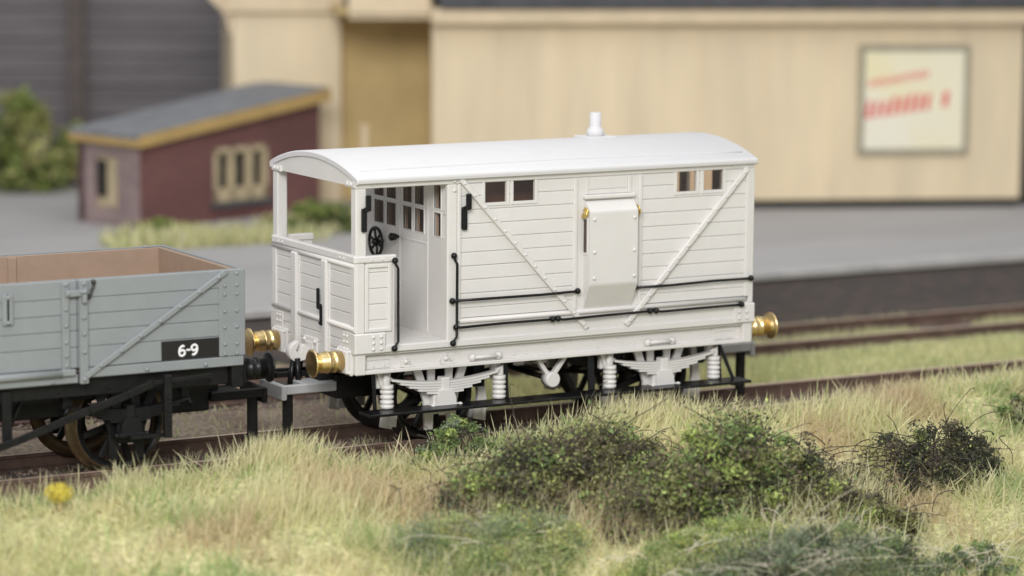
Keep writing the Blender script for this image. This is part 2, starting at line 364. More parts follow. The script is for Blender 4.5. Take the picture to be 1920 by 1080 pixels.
# ends
mb = MB(); pe = lambda u, d, z: (d, u, z)
EZ = [1.16, 1.28, 1.43, 1.607, 1.76, 1.915, 2.062, 2.19]
boards(mb, -W + .004, W - .004, EZ, pe); 
for z in (2.165, 1.445): mb.tube([(.0, -W + .01, z), (.0, W - .01, z)], .03, 10)
for s in (-1, 1): mb.box(-.016, .04, s * 1.0, s * (W - .002), 1.40, 2.19, .008)
vend = mb.build('veranda_end', cr, van)
for y0, y1 in ((.36, .545), (-.44, -.265)):
    mb = MB(); mb.box(-.05, .02, y0 + .02, y1 - .02, .99, 2.16, .022)
    for k in range(9): mb.rivet((-.012, y1 + .012, 1.1 + k * .125), (-1, 0, 0), .022)
    mb.box(-.012, .02, y0, y1 + .03, 1.0, 2.12, .004); mb.build('end_pillar', cr, van)
mb = MB(); mb.box(-.022, .06, -W - .004, W + .004, 2.192, 2.29, .018)
for y in (-.85, -.75, .8, .9): mb.rivet((-.022, y, 2.235), (-1, 0, 0), .015)
mb.build('end_waist_rail', cr, van)
mb = MB(); mb.box(-.075, -.045, -.345, -.305, 1.39, 1.62, .01); mb.box(-.085, -.055, -.29, -.245, 1.58, 1.82, .01); mb.box(-.08, -.05, -.34, -.26, 1.57, 1.64, .01)
mb.rivet((-.075, -.325, 1.42), (-1, 0, 0), .02); mb.build('lamp_iron', M['black'], van)
Rr = 3.41; ZC = 3.382 - Rr
def arcz(y, dz=0.): return ZC + math.sqrt((Rr + dz) ** 2 - y * y)
ys = [-1.165 + 2.33 * i / 40 for i in range(41)]
for xa, xb in ((.006, .05), (5.36, 5.404)):
    mb = MB(); mb.prism([(-W + .01, 3.075), (W - .01, 3.075)] + [(y, arcz(y, -.055)) for y in reversed(ys) if abs(y) < W - .01], 'x', xa, xb)
    if xa < 1:
        for y in (-1, 1): mb.box(-.016, .02, y * .86, y * (W + .004), 3.06, 3.13, .01); mb.rivet((-.016, y * .93, 3.1), (-1, 0, 0), .022); mb.rivet((-.016, y * 1.02, 3.1), (-1, 0, 0), .022)
    mb.build('arched_end_board', cr, van)
# right end wall with windows
mb = MB(); pr_ = lambda u, d, z: (LV - .012 - d, u, z)
EW = [(-.255, .324, 2.36, 2.95), (.50, 1.0, 2.36, 2.95), (-1.0, -.43, 2.36, 2.95)]
boards(mb, -W + .06, W - .06, [1.16, 1.30, 1.46] + PZ[1:], pr_, EW); mb.build('end_wall', cr, van)
# roof: arched shell
mb = MB(); top = [(y, arcz(y)) for y in ys]; bot = [(y, arcz(y, -.052)) for y in ys]
outl = top + [(1.174, top[-1][1] - .012), (1.178, top[-1][1] - .03), (1.174, bot[-1][1] - .005), (1.155, bot[-1][1] - .014), (1.12, bot[-1][1] - .010)] + bot[::-1][2:-2] + [(-1.12, bot[0][1] - .010), (-1.155, bot[0][1] - .014), (-1.174, bot[0][1] - .005), (-1.178, top[0][1] - .03), (-1.174, top[0][1] - .012)]
nn = len(outl); xs = [(-.012, .012), (.004, 0), (LV - .01, 0), (LV + .008, .012)]
vs = []
for x, ins in xs:
    for y, z in outl: vs.append((x, y * (1 - ins * .5), z - ins * (1 if z > ZC + Rr - .3 else 0)))
fs = [[i * nn + k, i * nn + (k + 1) % nn, (i + 1) * nn + (k + 1) % nn, (i + 1) * nn + k] for i in range(3) for k in range(nn)]
mb.add(vs, fs, [True if k < 40 else False for i in range(3) for k in range(nn)]); mb.add(vs[:nn], [list(range(nn))]); mb.add(vs[-nn:], [list(range(nn))])
roof = mb.build('roof', M['roofw'], van)
for s in (-1, 1):
    mb = MB(); mb.tube([(.12, s * .985, arcz(.985) + .001), (.5, s * .97, arcz(.97) + .001), (2.7, s * .93, arcz(.93) + .001), (4.9, s * .97, arcz(.97) + .001), (5.3, s * .985, arcz(.985) + .001)], .011, 6); mb.build('rain_strip', M['roofw'], roof)
cx, cy = 3.87, .10; zt = arcz(cy)
mb = MB(); mb.lathe((cx, cy, zt + .01), (0, 0, 1), [(0, .085), (.02, .105), (.05, .112), (.085, .105), (.12, .075), (.135, .072), (.29, .070), (.295, .064)], 20); ch = mb.build('stovepipe', M['roofw'], van)
mb = MB(); mb.box(cx - .2, cx + .2, cy - .17, cy + .17, zt - .02, zt + .022, .006); mb.build('base_plate', M['roofw'], ch)

# partition with glazed door
PX = 1.18; mb = MB(); pp = lambda u, d, z: (PX + d, u, z)
pan = []
for ya, yb in ((.50, .745), (.18, .42), (-.225, -.005), (-.53, -.305), (-.95, -.78), (-1.045, -1.0)):
    for za, zb in ((2.425, 2.695), (2.75, 3.02)): pan.append((ya, yb, za, zb))
boards(mb, -1.05, 1.05, [1.2, 2.30, 3.2], pp, pan, th=.06, g=.002)
part = mb.build('partition', cr, van)
for k, (ya, yb, za, zb) in enumerate(pan):
    if yb - ya < .1: continue
    p = MB(); w_ = .014
    p.box(PX - .010, PX + .02, ya - w_, ya, za - w_, zb + w_, .004); p.box(PX - .010, PX + .02, yb, yb + w_, za - w_, zb + w_, .004); p.box(PX - .009, PX + .02, ya, yb, za - w_, za, .004); p.box(PX - .009, PX + .02, ya, yb, zb, zb + w_, .004)
    po = p.build('window_frame', cr, part); q = MB(); q.box(PX + .022, PX + .034, ya + .001, yb - .001, za + .001, zb - .001, .001); q.build('pane', M['glass'], po)
mb = MB()
for y in (.09, -.62): mb.box(PX - .008, PX + .01, y - .012, y + .012, 1.26, 3.1, .003)
mb.box(PX - .007, PX + .01, -.60, .075, 2.295, 2.32, .003); dr = mb.build('veranda_door', cr, van)
mb = MB(); mb.lathe((PX, .11, 2.31), (-1, 0, 0), [(0, .02), (.03, .022), (.05, .04), (.11, .05), (.13, .03)], 12); mb.bar((PX - .08, .11, 2.31), (PX - .09, .03, 2.33), .05, .05); mb.build('handle', M['black'], dr)
# handbrake wheel
wx, wy, wz = PX - .10, .525, 2.205
mb = MB(); WRR = .17; ring = [(wx, wy + WRR * math.cos(a), wz + WRR * math.sin(a)) for a in [2 * math.pi * k / 32 for k in range(33)]]
mb.tube(ring, .020, 8)
for k in range(6):
    a = k * math.pi / 3 + .3; mb.tube([(wx + .01, wy, wz), (wx, wy + WRR * math.cos(a), wz + WRR * math.sin(a))], .016, 6)
mb.lathe((wx - .05, wy, wz), (1, 0, 0), [(0, .02), (.02, .04), (.08, .045), (.10, .025), (.15, .025)], 12)
mb.build('handbrake_wheel', M['black'], van)
mb = MB()
for k in range(13): mb.box(.05, 1.19, -1.09 + k * .1677, -1.09 + k * .1677 + .1655, 1.18, 1.238, .004)
mb.build('veranda_floor', cr, van)
mb = MB(); mb.box(1.19, 5.36, -1.04, 1.04, 1.16, 1.23); mb.build('cabin_floor', M['dbrown'], van)
mb = MB(); mb.box(1.30, 4.02, .92, .95, 1.25, 3.2); mb.box(3.70, 3.73, -.95, .92, 1.25, 3.2); mb.box(1.45, 3.66, -.62, -.58, 1.25, 3.2)  # last panel is added close behind the windows to catch light
mb.build('lining_and_light_panel', M['dbrown'], van)
# headstocks, buffers, hooks
def buffer_set(parent, x, y, sx, mh, mplate, length=.44, headr=.165, base=cr):
    r0 = .122
    b = MB(); b.lathe((x + sx * .075, y, 1.05), (sx, 0, 0), [(-.01, r0), (.075, r0), (.078, r0 * 1.035), (.094, r0 * 1.035), (.097, r0), (.165, r0 * .985), (.168, r0 * 1.06), (.19, r0 * 1.06), (.193, r0 * .985), (length - .165, r0 * .96), (length - .16, r0 * .84), (length - .13, r0 * .78)], 28)
    bo = b.build('buffer', mh, parent)
    b = MB(); b.lathe((x + sx * (length - .055), y, 1.05), (sx, 0, 0), [(-.02, .095), (.012, .11), (.034, headr * .9), (.042, headr), (.054, headr), (.064, headr * .85), (.070, headr * .4), (.072, 0)], 32); b.build('buffer_head', mh, bo)
    b = MB(); b.box(x - sx * .01, x + sx * .03, y - .17, y + .17, .895, 1.205, .012); b.box(x + sx * .02, x + sx * .075, y - .145, y + .145, .915, 1.185, .014)
    for yy in (-.14, .14):
        for zz in (.93, 1.17): b.rivet((x + sx * .03, y + yy, zz), (sx, 0, 0), .024)
    b.build('mounting_plate', mplate, bo)
def hook(parent, x, sx, m, y0=.0):
    b = MB(); b.box(x - sx * .01, x + sx * .02, y0 - .17, y0 + .17, .93, 1.2, .01); b.box(x + sx * .02, x + sx * .045, y0 - .1, y0 + .1, .97, 1.15, .01)
    pts = [(.02, 1.09), (.02, .97), (.12, .935), (.19, .918), (.25, .93), (.295, .965), (.318, 1.02), (.31, 1.08), (.275, 1.13), (.20, 1.175), (.19, 1.16), (.222, 1.11), (.232, 1.06), (.21, 1.022), (.178, 1.018), (.155, 1.045), (.145, 1.10), (.12, 1.125), (.09, 1.115), (.075, 1.09)]
    c_ = (sum(p for p, z in pts) / len(pts), sum(z for p, z in pts) / len(pts)); n = len(pts); vs = []
    for yy, k in ((-.06, .93), (-.04, 1), (.04, 1), (.06, .93)): vs += [(x + sx * (c_[0] + (p - c_[0]) * k), y0 + yy, c_[1] + (z - c_[1]) * k) for p, z in pts]
    b.add(vs, [[r_ * n + i, r_ * n + (i + 1) % n, (r_ + 1) * n + (i + 1) % n, (r_ + 1) * n + i] for r_ in range(3) for i in range(n)] + [list(range(n)), [3 * n + i for i in range(n)]], [True] * (3 * n) + [False, False])
    for yy in (-.14, .14): b.rivet((x + sx * .02, y0 + yy, 1.16), (sx, 0, 0), .03)
    return b.build('coupling_hook', m, parent)
for x0, x1, x, sx in ((.0, .13, 0, -1), (5.28, LV, LV, 1)):
    mb = MB(); mb.box(x0, x1, -W - .002, W + .002, .906, 1.158, .012); mb.build('headstock', cr, van)
    for y in (-.865, .865): buffer_set(van, x, y, sx, M['brass'], cr)
    hook(van, x, sx, cr, .05)
mb = MB(); mb.tube([(-.24, .04, .97), (-.30, .03, .60)], .035, 6); mb.tube([(-.22, -.02, .97), (-.20, -.02, .60)], .035, 6); mb.build('coupling_link', M['black'], van)

# running gear -----------------------------------------------------------
def wheel(parent, x, s, rimmat, discmat, r=.53, spokes=8):
    yo = s * .60
    b = MB(); b.lathe((x, yo - s * .05, .53), (0, s, 0), [(0, .12), (.14, .12), (.18, .08)], 16)
    for k in range(spokes):
        a = 2 * math.pi * k / spokes + .3; b.bar((x + .08 * math.cos(a), yo + s * .03, .53 + .08 * math.sin(a)), (x + .44 * math.cos(a), yo + s * .03, .53 + .44 * math.sin(a)), .07, .06, up=(0, 1, 0), bev=.01)
    w = b.build('wheel', discmat, parent)
    b = MB(); pr = [(-.07, .44), (-.07, .585), (-.045, .60), (-.03, .585), (-.02, r + .01), (.10, r - .005), (.106, r - .022), (.085, .475), (.05, .44)]
    seg = 48; vs = []; n = len(pr)
    for k in range(seg):
        a = 2 * math.pi * k / seg
        for h, q in pr: vs.append((x + q * math.cos(a), yo + s * h, .53 + q * math.sin(a)))
    fs = [[k * n + i, k * n + (i + 1) % n, ((k + 1) % seg) * n + (i + 1) % n, ((k + 1) % seg) * n + i] for k in range(seg) for i in range(n)]
    b.add(vs, fs, True)
    b.mi = [1 if (i % n) in (6, 7) else 0 for i in range(len(b.f))]; b.build('tyre', [rimmat, discmat], w)
def running_gear(parent, x, s, m, mwheel, mtyre, boxy=1.06, coil=True):
    Y = lambda d: s * d
    # axleguard plate with two legs each side
    b = MB(); yg = (.86, .90)
    b.prism([(x - .36, .93), (x - .27, .93), (x - .12, .52), (x + .12, .52), (x + .27, .93), (x + .36, .93), (x + .36, .9), (x + .22, .50), (x + .20, .16), (x + .10, .16), (x + .09, .34), (x - .09, .34), (x - .10, .16), (x - .20, .16), (x - .22, .50), (x - .36, .9)], 'y', Y(yg[0]), Y(yg[1]))
    b.prism([(x - .17, .93), (x - .07, .93), (x - .07, .5), (x - .15, .5)], 'y', Y(.865), Y(.895)); b.prism([(x + .17, .93), (x + .07, .93), (x + .07, .5), (x + .15, .5)], 'y', Y(.865), Y(.895))
    b.build('axleguard', m, parent)
    b = MB()
    for k in range(5):
        hl = .70 - .115 * k; pts = []
        for i in range(-6, 7):
            t = i / 6; pts.append((x + hl * t, .805 - k * .030 - .072 + .072 * (hl * t / .70) ** 2))
        up = [(p[0], p[1] + .013) for p in pts]; dn = [(p[0], p[1] - .013) for p in pts]
        b.prism(up + dn[::-1], 'y', Y(.925), Y(1.03))
    b.box(x - .055, x + .055, Y(.915), Y(1.045), .60, .79, .012)
    b.build('leaf_spring', m, parent)
    b = MB(); b.prism([(x - .15, .44), (x - .15, .56), (x - .11, .655), (x + .11, .655), (x + .15, .56), (x + .15, .44)], 'y', Y(.88), Y(boxy - .06))
    b.prism([(x - .13, .45), (x - .12, .56), (x - .085, .645), (x + .085, .645), (x + .12, .56), (x + .13, .45)], 'y', Y(boxy - .06), Y(boxy))
    b.box(x - .20, x + .20, Y(.93), Y(boxy + .01), .43, .475, .018)
    for q in (-.18, .18): b.ball((x + q, Y(boxy), .46), .03, 8)
    b.build('axlebox', m, parent)
    for q in (-1, 1):
        xx = x + q * .70
        if coil:
            b = MB(); b.tube([(xx - q * .0, Y(.975), .80), (xx + q * .05, Y(.975), .86), (xx + q * .05, Y(.975), .70)], .045, 8); b.box(xx - .03, xx + .12 * q + .03 * q, Y(.86), Y(.93), .70, .91, .01)
            b.prism([(xx - q * .02, .915), (xx + q * .17, .915), (xx + q * .13, .80), (xx + q * .10, .70), (xx - q * .02, .70)], 'y', Y(.90), Y(.955))
            b.build('spring_shackle', m, parent)
            b = MB(); prof = [(0, .05), (0.01, .078), (.045, .082)]
            z = .05
            for k in range(3): prof += [(z, .062), (z + .013, .078), (z + .03, .083), (z + .047, .078), (z + .055, .062)]; z += .06
            prof += [(z, .078), (z + .05, .078), (z + .052, .05)]
            b.lathe((xx + q * .04, Y(.975), .47), (0, 0, 1), prof, 16); b.build('coil_spring', m, parent)
        else:
            b = MB(); b.tube([(xx, Y(.975), .80), (xx + q * .06, Y(.975), .72)], .03, 8); b.box(xx - .05, xx + .05, Y(.87), Y(.92), .78, .94); b.build('spring_shackle', m, parent)
    wheel(parent, x, s, mtyre, mwheel)
for x in (1.205, 4.205):
    for s in (-1, 1): running_gear(van, x, s, cr, M['chassis'], M['steel'])
    b = MB(); b.tube([(x, -.9, .53), (x, .9, .53)], .05, 10); b.build('axle', M['steel'], van)
    for s in (-1, 1):
        for q in (-.62, .62):
            b = MB(); b.prism([(x + q - .06, .2), (x + q + .08, .17), (x + q + .10, .42), (x + q * 1.02, .93), (x + q - .05, .93), (x + q - .02, .5)], 'y', s * .66, s * .72)
            b.prism([(x + q * .9 - .05, .22), (x + q * .9 + .04, .2), (x + q * .9 + .06, .36), (x + q * .9 - .03, .40)], 'y', s * .56, s * .78); b.build('brake_shoe', cr, van)
mb = MB(); mb.box(.3, 5.1, -.78, .78, .86, .905, .01); mb.box(1.7, 1.85, -.8, .8, .6, .88); mb.box(3.55, 3.7, -.8, .8, .6, .88); mb.box(1.5, 3.9, -.12, .12, .72, .87); mb.box(2.3, 3.1, -.55, .3, .80, .87)
mb.build('underframe', M['chassis'], van)
for s in (-1, 1):
    mb = MB(); mb.bar((2.46, s * .95, .915), (2.64, s * .95, .66), .05, .075, up=(0, 1, 0)); mb.bar((2.86, s * .95, .915), (2.66, s * .95, .66), .05, .075, up=(0, 1, 0)); mb.lathe((2.65, s * .90, .645), (0, s, 0), [(0, .095), (.13, .095), (.145, .08)], 18); mb.build('brake_hanger', cr, van)
    mb = MB(); mb.box(.10, 5.31, s * .97, s * 1.275, .438, .470, .006); fb = mb.build('footboard', M['black'], van)
    for x in (.30, 2.02, 3.2, 5.0):
        mb = MB(); mb.bar((x, s * .95, .91), (x, s * 1.0, .472), .085 if x > .5 else .04, .035, up=(0, 1, 0)); 
        if x > 4: mb.bar((x + .02, s * .97, .90), (x + .14, s * 1.12, .475), .04, .03, up=(0, 1, 0)); mb.box(x + .1, x + .2, s * 1.0, s * 1.2, .40, .44, .01)
        mb.build('footboard_hanger', M['black'], fb)
mb = MB(); mb.tube([(2.65, -.9, .645), (2.65, .9, .645)], .035, 8); mb.bar((2.65, .1, .65), (1.5, .1, .5), .04, .05); mb.bar((2.65, -.1, .65), (3.8, -.1, .5), .04, .05); mb.build('brake_rigging', M['chassis'], van)

# couplings -------------------------------------------------------------
def coupling(parent, x, sx, mb_mat, mbar, z):
    b = MB(); b.box(x - sx * .75, x - sx * .02, -.30, .30, z - .16, z + .13, .02); b.box(x - sx * .1, x + sx * .14, -.20, .2, z - .02, z + .17, .015); b.build('coupling_pocket', mb_mat, parent)
    b = MB(); b.box(x - sx * .05, x + sx * .38, -.29, .06, z - .015, z + .055, .012); b.box(x - sx * .02, x + sx * .66, -.34, -.27, z - .055, z + .055, .012); b.box(x + sx * .62, x + sx * .69, -.35, .30, z - .12, z + .06, .02); b.build('coupling_bar', mbar, parent)
    b = MB(); b.box(x + sx * .50, x + sx * .61, -.25, -.17, .08, z - .02, .012); b.build('uncoupling_pin', mb_mat, parent)
    b = MB()
    for y in (.10, .36): b.bar((x + sx * .0, y, z + .10), (x + sx * 1.0, y, z + .115), .05, .06)
    b.bar((x + sx * 1.0, .08, z + .115), (x + sx * 1.0, .38, z + .115), .05, .06); b.build('coupling_loop', mb_mat, parent)
coupling(van, .12, -1, M['chassis'], M['grey'], .66); coupling(van, LV - .12, 1, M['chassis'], M['grey'], .70)

# ------------------------------------------------------------------ OPEN WAGON
XE = -1.39; XL = XE - 5.57; XM = (XE + XL) / 2; WW = 1.13
wag = empty('open_wagon', (XM, 0, 0), 'grey five-plank open goods wagon with brown inside, black chassis and number panel', 'goods wagon')
g = M['wgrey']; WR = [1.262, 1.492, 1.672, 1.851, 2.03, 2.236]
for s in (-1, 1):
    n = (0, s, 0); Y = lambda d: s * (WW + d)
    def bx(mb, x0, x1, d0, d1, z0, z1, b=.006): return mb.box(x0, x1, Y(d0), Y(d1), z0, z1, b)
    pl = lambda u, d, z: (u, Y(-d), z)
    mb = MB(); boards(mb, XL + .06, XM - .80, WR, pl, th=.06); mb.build('side_planks', g, wag); mb = MB(); boards(mb, XM + .80, XE - .06, WR, pl, th=.06); mb.build('side_planks', g, wag)
    mb = MB(); boards(mb, XM - .79, XM + .79, WR, pl, th=.06)
    for q in (-1, 1):
        xx = XM + q * .655; bx(mb, xx - .042, xx + .042, -.01, .03, 1.25, 2.215, .008)
        for z in (2.2, 1.93, 1.75, 1.57, 1.42, 1.31): mb.rivet((xx, Y(.03), z - .01), n, .024)
        bx(mb, XM + q * .02 - .04, XM + q * .02 + .04, -.01, .03, 1.79, 2.12, .01)
    for z in (2.09, 1.82): mb.rivet((XM, Y(.03), z), n, .024)
    mb.tube([(XM - .60, Y(.02), 1.222), (XM + .6, Y(.02), 1.222)], .045, 10)
    for q in (-.66, .66): mb.box(XM + q - .1, XM + q + .1, Y(.0), Y(.05), 1.19, 1.262, .01)
    dro = mb.build('side_door', g, wag)
    for q in (-1, 1):
        xx = XM + q * .862; mb = MB(); bx(mb, xx - .05, xx + .05, -.02, .035, 1.09, 2.232, .008)
        for z in (2.19, 1.99, 1.82, 1.64, 1.44, 1.14): mb.rivet((xx, Y(.035), z), n, .026)
        mb.build('door_post', g, wag)
        mb = MB(); bx(mb, xx - q * .22, xx + q * .03, .035, .065, 2.06, 2.13, .008); bx(mb, xx - q * .03, xx + q * .02, .03, .085, 1.98, 2.08, .01); bx(mb, xx - q * .06, xx + q * .02, .05, .09, 2.09, 2.12, .008); mb.rivet((xx - q * .19, Y(.065), 2.095), n, .022); lt = mb.build('door_latch', g, wag)
        mb = MB(); px_ = xx + q * .125
        mb.rivet((px_, Y(0), 2.2), n, .03)
        for k in range(9):
            t = k / 8; cxk = px_ - q * (.11 * t); zk = 2.19 - .17 * math.sin(min(1, t * 1.25) * math.pi / 2) + (.06 * max(0, t - .6) / .4)
            mb.tube([(cxk + .016 * math.cos(a), Y(.02 + .01 * (k % 2)), zk + .02 * math.sin(a)) for a in [2 * math.pi * j / 8 for j in range(9)]], .006, 5)
        mb.build('chain', M['steel'], lt)
        xa, za, xb, zb = XM + q * .88, 1.165, XM + q * 2.56, 2.225
        mb = MB(); mb.bar((xa, Y(.016), za), (xb, Y(.016), zb), .05, .062, bev=.008)
        for k in range(7):
            t = (k + .75) / 7.2; mb.rivet((xa + (xb - xa) * t, Y(.041), za + (zb - za) * t), n, .024)
        mb.build('diagonal_strap', g, wag)
        xo = XE if q > 0 else XL
        mb = MB(); bx(mb, xo - q * .315, xo, -.06, .014, 1.262, 2.238, .01)
        for z in (2.19, 2.06, 1.96, 1.77, 1.59, 1.40, 1.29):
            mb.rivet((xo - q * .25, Y(.014), z), n, .022); mb.rivet((xo - q * .105, Y(.014), z - (.0 if z > 1.5 else 0)), n, .022)
        mb.build('corner_plate', g, wag)
        mb = MB(); bx(mb, XM + q * .92, xo - q * .02, -.1, .010, 1.15, 1.258, .008)
        for x in (1.6, 2.3): mb.rivet((XM + q * x, Y(.010), 1.19), n, .026)
        mb.build('curb_rail', g, wag)
    mb = MB(); bx(mb, XM - .80, XM + .80, -.1, .006, 1.10, 1.20, .01)
    for q in (-.5, .5): mb.rivet((XM + q, Y(.006), 1.13), n, .024)
    mb.build('door_sill', g, wag)
    # brown inner lining
    mb = MB(); 
    for z0, z1 in ((1.262, 1.49), (1.494, 1.85), (1.855, 2.225)): bx(mb, XL + .1, XE - .1, -.085, -.062, z0, z1, .005)
    for q in (-.86, -.60, .60, .86): bx(mb, XM + q - .05, XM + q + .05, -.11, -.08, 1.262, 2.21, .008)
    mb.build('inner_lining', M['brown'], wag)
    # chassis side
    mb = MB(); bx(mb, XL + .02, XE - .16, -.16, -.10, .93, 1.15, .008)
    for k in range(9): mb.rivet((XM - 2.4 + k * .6, Y(-.10), 1.0), n, .022)
    mb.build('solebar', M['chassis'], wag)
    mb = MB(); bx(mb, XM - .05, XM + .06, -.10, -.06, .5, 1.06, .01); mb.bar((XM + .26, Y(-.3), .93), (XM + .06, Y(-.3), .5), .03, .08, up=(0, 1, 0)); mb.build('brake_hanger', M['chassis'], wag)
    mb = MB(); P = [(XM - .25, .45), (XM + .1, .54), (XM + .9, .80), (XM + 1.35, .93), (XM + 1.65, 1.04), (XM + 2.35, 1.075)]
    for a, b in zip(P[:-1], P[1:]): mb.bar((a[0], Y(.06), a[1]), (b[0], Y(.06), b[1]), .03, .085 if b[0] < XM + 1.7 else .05, bev=.006)
    mb.build('brake_lever', M['chassis'], wag)
    mb = MB(); bx(mb, XM + 1.77, XM + 1.86, .03, .10, .42, 1.12, .006)
    for k in range(9): mb.rivet((XM + 1.815, Y(.10), .52 + .05 * k), n, .014)
    bx(mb, XM + 1.4, XM + 1.8, -.02, .03, .42, .46); mb.build('lever_guard', M['chassis'], wag)
    for q in (-1, 1): running_gear(wag, XM + q * 1.45, s, M['chassis'], M['chassis'], M['tyre'], coil=False)
for xo, q in ((XE, 1), (XL, -1)):
    mb = MB(); pl = lambda u, d, z: (xo - q * d, u, z); boards(mb, -WW + .02, WW - .02, WR, pl, th=.06); mb.build('end_planks', g, wag)
    mb = MB(); mb.box(xo - q * .115, xo - q * .062, -WW + .055, WW - .055, 1.262, 1.85); mb.box(xo - q * .115, xo - q * .062, -WW + .055, WW - .055, 1.855, 2.225); mb.build('inner_lining', M['brown'], wag)
    mb = MB(); mb.box(xo - q * .15, xo - q * .01, -WW + .02, WW - .02, .90, 1.19, .01); mb.build('headstock', M['chassis'], wag)
    for y in (-.865, .865): buffer_set(wag, xo, y, q, M['black'], M['chassis'], .42, .17)
    hook(wag, xo, q, M['chassis'])
    mb = MB()
    for y in (-.5, .5): mb.box(xo - q * .01, xo + q * .07, y - .07, y + .07, 1.0, 2.1, .01)
    mb.build('end_stanchion', g, wag)
mb = MB(); mb.box(XL + .09, XE - .09, -1.04, 1.04, 1.2, 1.262); mb.build('floor', M['brown'], wag)
mb = MB(); mb.box(XL + .3, XE - .3, -.85, .85, .86, .93); mb.box(XM - 1.1, XM + 1.1, -.5, .5, .62, .86); mb.build('underframe', M['chassis'], wag)
for q in (-1, 1): b = MB(); b.tube([(XM + q * 1.45, -.9, .53), (XM + q * 1.45, .9, .53)], .05, 10); b.build('axle', M['steel'], wag)
coupling(wag, XE - .05, 1, M['chassis'], M['chassis'], .66); coupling(wag, XL + .05, -1, M['chassis'], M['chassis'], .66)
# number panel
mb = MB(); mb.box(XE - 1.008, XE - .317, -WW - .006, -WW + .02, 1.272, 1.483, .002); npn = mb.build('number_panel', M['signblack'], wag)
def glyph(mb, pts, cx, cz, flip=False, r=.0135):
    n = 5; P = []
    pts = [np.array(q) for q in pts]; pts = [2 * pts[0] - pts[1]] + pts + [2 * pts[-1] - pts[-2]]
    for a, b, c, d in zip(pts[:-3], pts[1:-2], pts[2:-1], pts[3:]):
        for t in np.linspace(0, 1, n, endpoint=False): P.append(.5 * (2 * b + (c - a) * t + (2 * a - 5 * b + 4 * c - d) * t * t + (3 * b - a - 3 * c + d) * t ** 3))
    P.append(pts[-2]); k = -1 if flip else 1
    o0 = len(mb.v); mb.tube([(cx + .85 * k * q[0], 0, cz + .85 * k * q[1]) for q in P], r, 8)
    for i in range(o0, len(mb.v)): v = mb.v[i]; mb.v[i] = (v[0], -WW - .006 + v[1] * .25, v[2])
SIX = [(.034, .058), (.006, .066), (-.028, .036), (-.038, -.012), (-.026, -.052), (.006, -.062), (.036, -.04), (.036, -.006), (.008, .012), (-.024, -.004)]
mb = MB(); glyph(mb, SIX, XE - .765, 1.362); glyph(mb, SIX, XE - .615, 1.37, True); mb.box(XE - .715, XE - .665, -WW - .0095, -WW - .003, 1.36, 1.382, .002)
mb.build('lettering', M['white'], npn)

# ------------------------------------------------------------------ terrain
_g = RNG.random((64, 64))
def vnoise(x, y, sc):
    x = np.asarray(x, float) * sc; y = np.asarray(y, float) * sc; xi = np.floor(x).astype(int); yi = np.floor(y).astype(int); fx = x - xi; fy = y - yi
    fx = fx * fx * (3 - 2 * fx); fy = fy * fy * (3 - 2 * fy); G = lambda a, b: _g[a % 64, b % 64]
    return (G(xi, yi) * (1 - fx) + G(xi + 1, yi) * fx) * (1 - fy) + (G(xi, yi + 1) * (1 - fx) + G(xi + 1, yi + 1) * fx) * fy
def sst(a, b, x): t = np.clip((x - a) / (b - a), 0, 1); return t * t * (3 - 2 * t)
def H(x, y):
    x = np.asarray(x, float); y = np.asarray(y, float)
    bed = -.20 + .03 * (vnoise(x + 40, y + 9, 3) - .5)
    h1 = -.12 + .016 * np.clip(x + 4, 0, 20) + .12 * np.exp(-((x + 3.1) / .5) ** 2) + .030 * np.clip(x - 5.5, 0, 20) + .16 * np.exp(-((x + 1.6) / .9) ** 2) + .19 * np.exp(-((x - 2.9) / 1.7) ** 2)
    bank = h1 + .16 * (vnoise(x, y, .8) - .5) + .09 * (vnoise(x + 7, y, 2.3) - .5)
    drop = np.clip(-2.3 - y, 0, 30)
    bank = bank - .22 * drop - .012 * drop ** 2 * (drop < 6) - (.012 * 36) * (drop >= 6)
    t = sst(-.98, -1.6, y)
    z = bed * (1 - t) + bank * t
    far = sst(1.35, 1.9, y) * (1 - sst(2.6, 3.1, y))
    z = z + far * (.07 + .05 * (vnoise(x, y + 30, 1.1) - .5))
    return z
nx, ny = 420, 260; gx = np.linspace(-26, 40, nx); gy = np.concatenate([np.linspace(-26, -8.2, 30), np.linspace(-8, 7, 170), np.linspace(7.4, 70, 60)])
X, Yg = np.meshgrid(gx, gy); Z = H(X, Yg)
vs = np.stack([X.ravel(), Yg.ravel(), Z.ravel()], 1); idx = np.arange(nx * ny).reshape(ny, nx)
fs = np.stack([idx[:-1, :-1].ravel(), idx[:-1, 1:].ravel(), idx[1:, 1:].ravel(), idx[1:, :-1].ravel()], 1)
bedm = np.exp(-(np.abs(Yg) / 1.35) ** 6) + np.exp(-(np.abs(Yg - 4.05) / 1.3) ** 6); dirt = sst(3.5, 1.0, X) * (Yg > 0); bedm = np.clip(bedm + dirt, 0, 1).ravel()[:, None]
nz = vnoise(X, Yg, 1.7).ravel()[:, None]
cols = bedm * (np.array([.20, .145, .115]) * (1 - nz) + np.array([.33, .27, .205]) * nz) + (1 - bedm) * (np.array([.50, .49, .24]) * (1 - nz) + np.array([.64, .57, .34]) * nz)
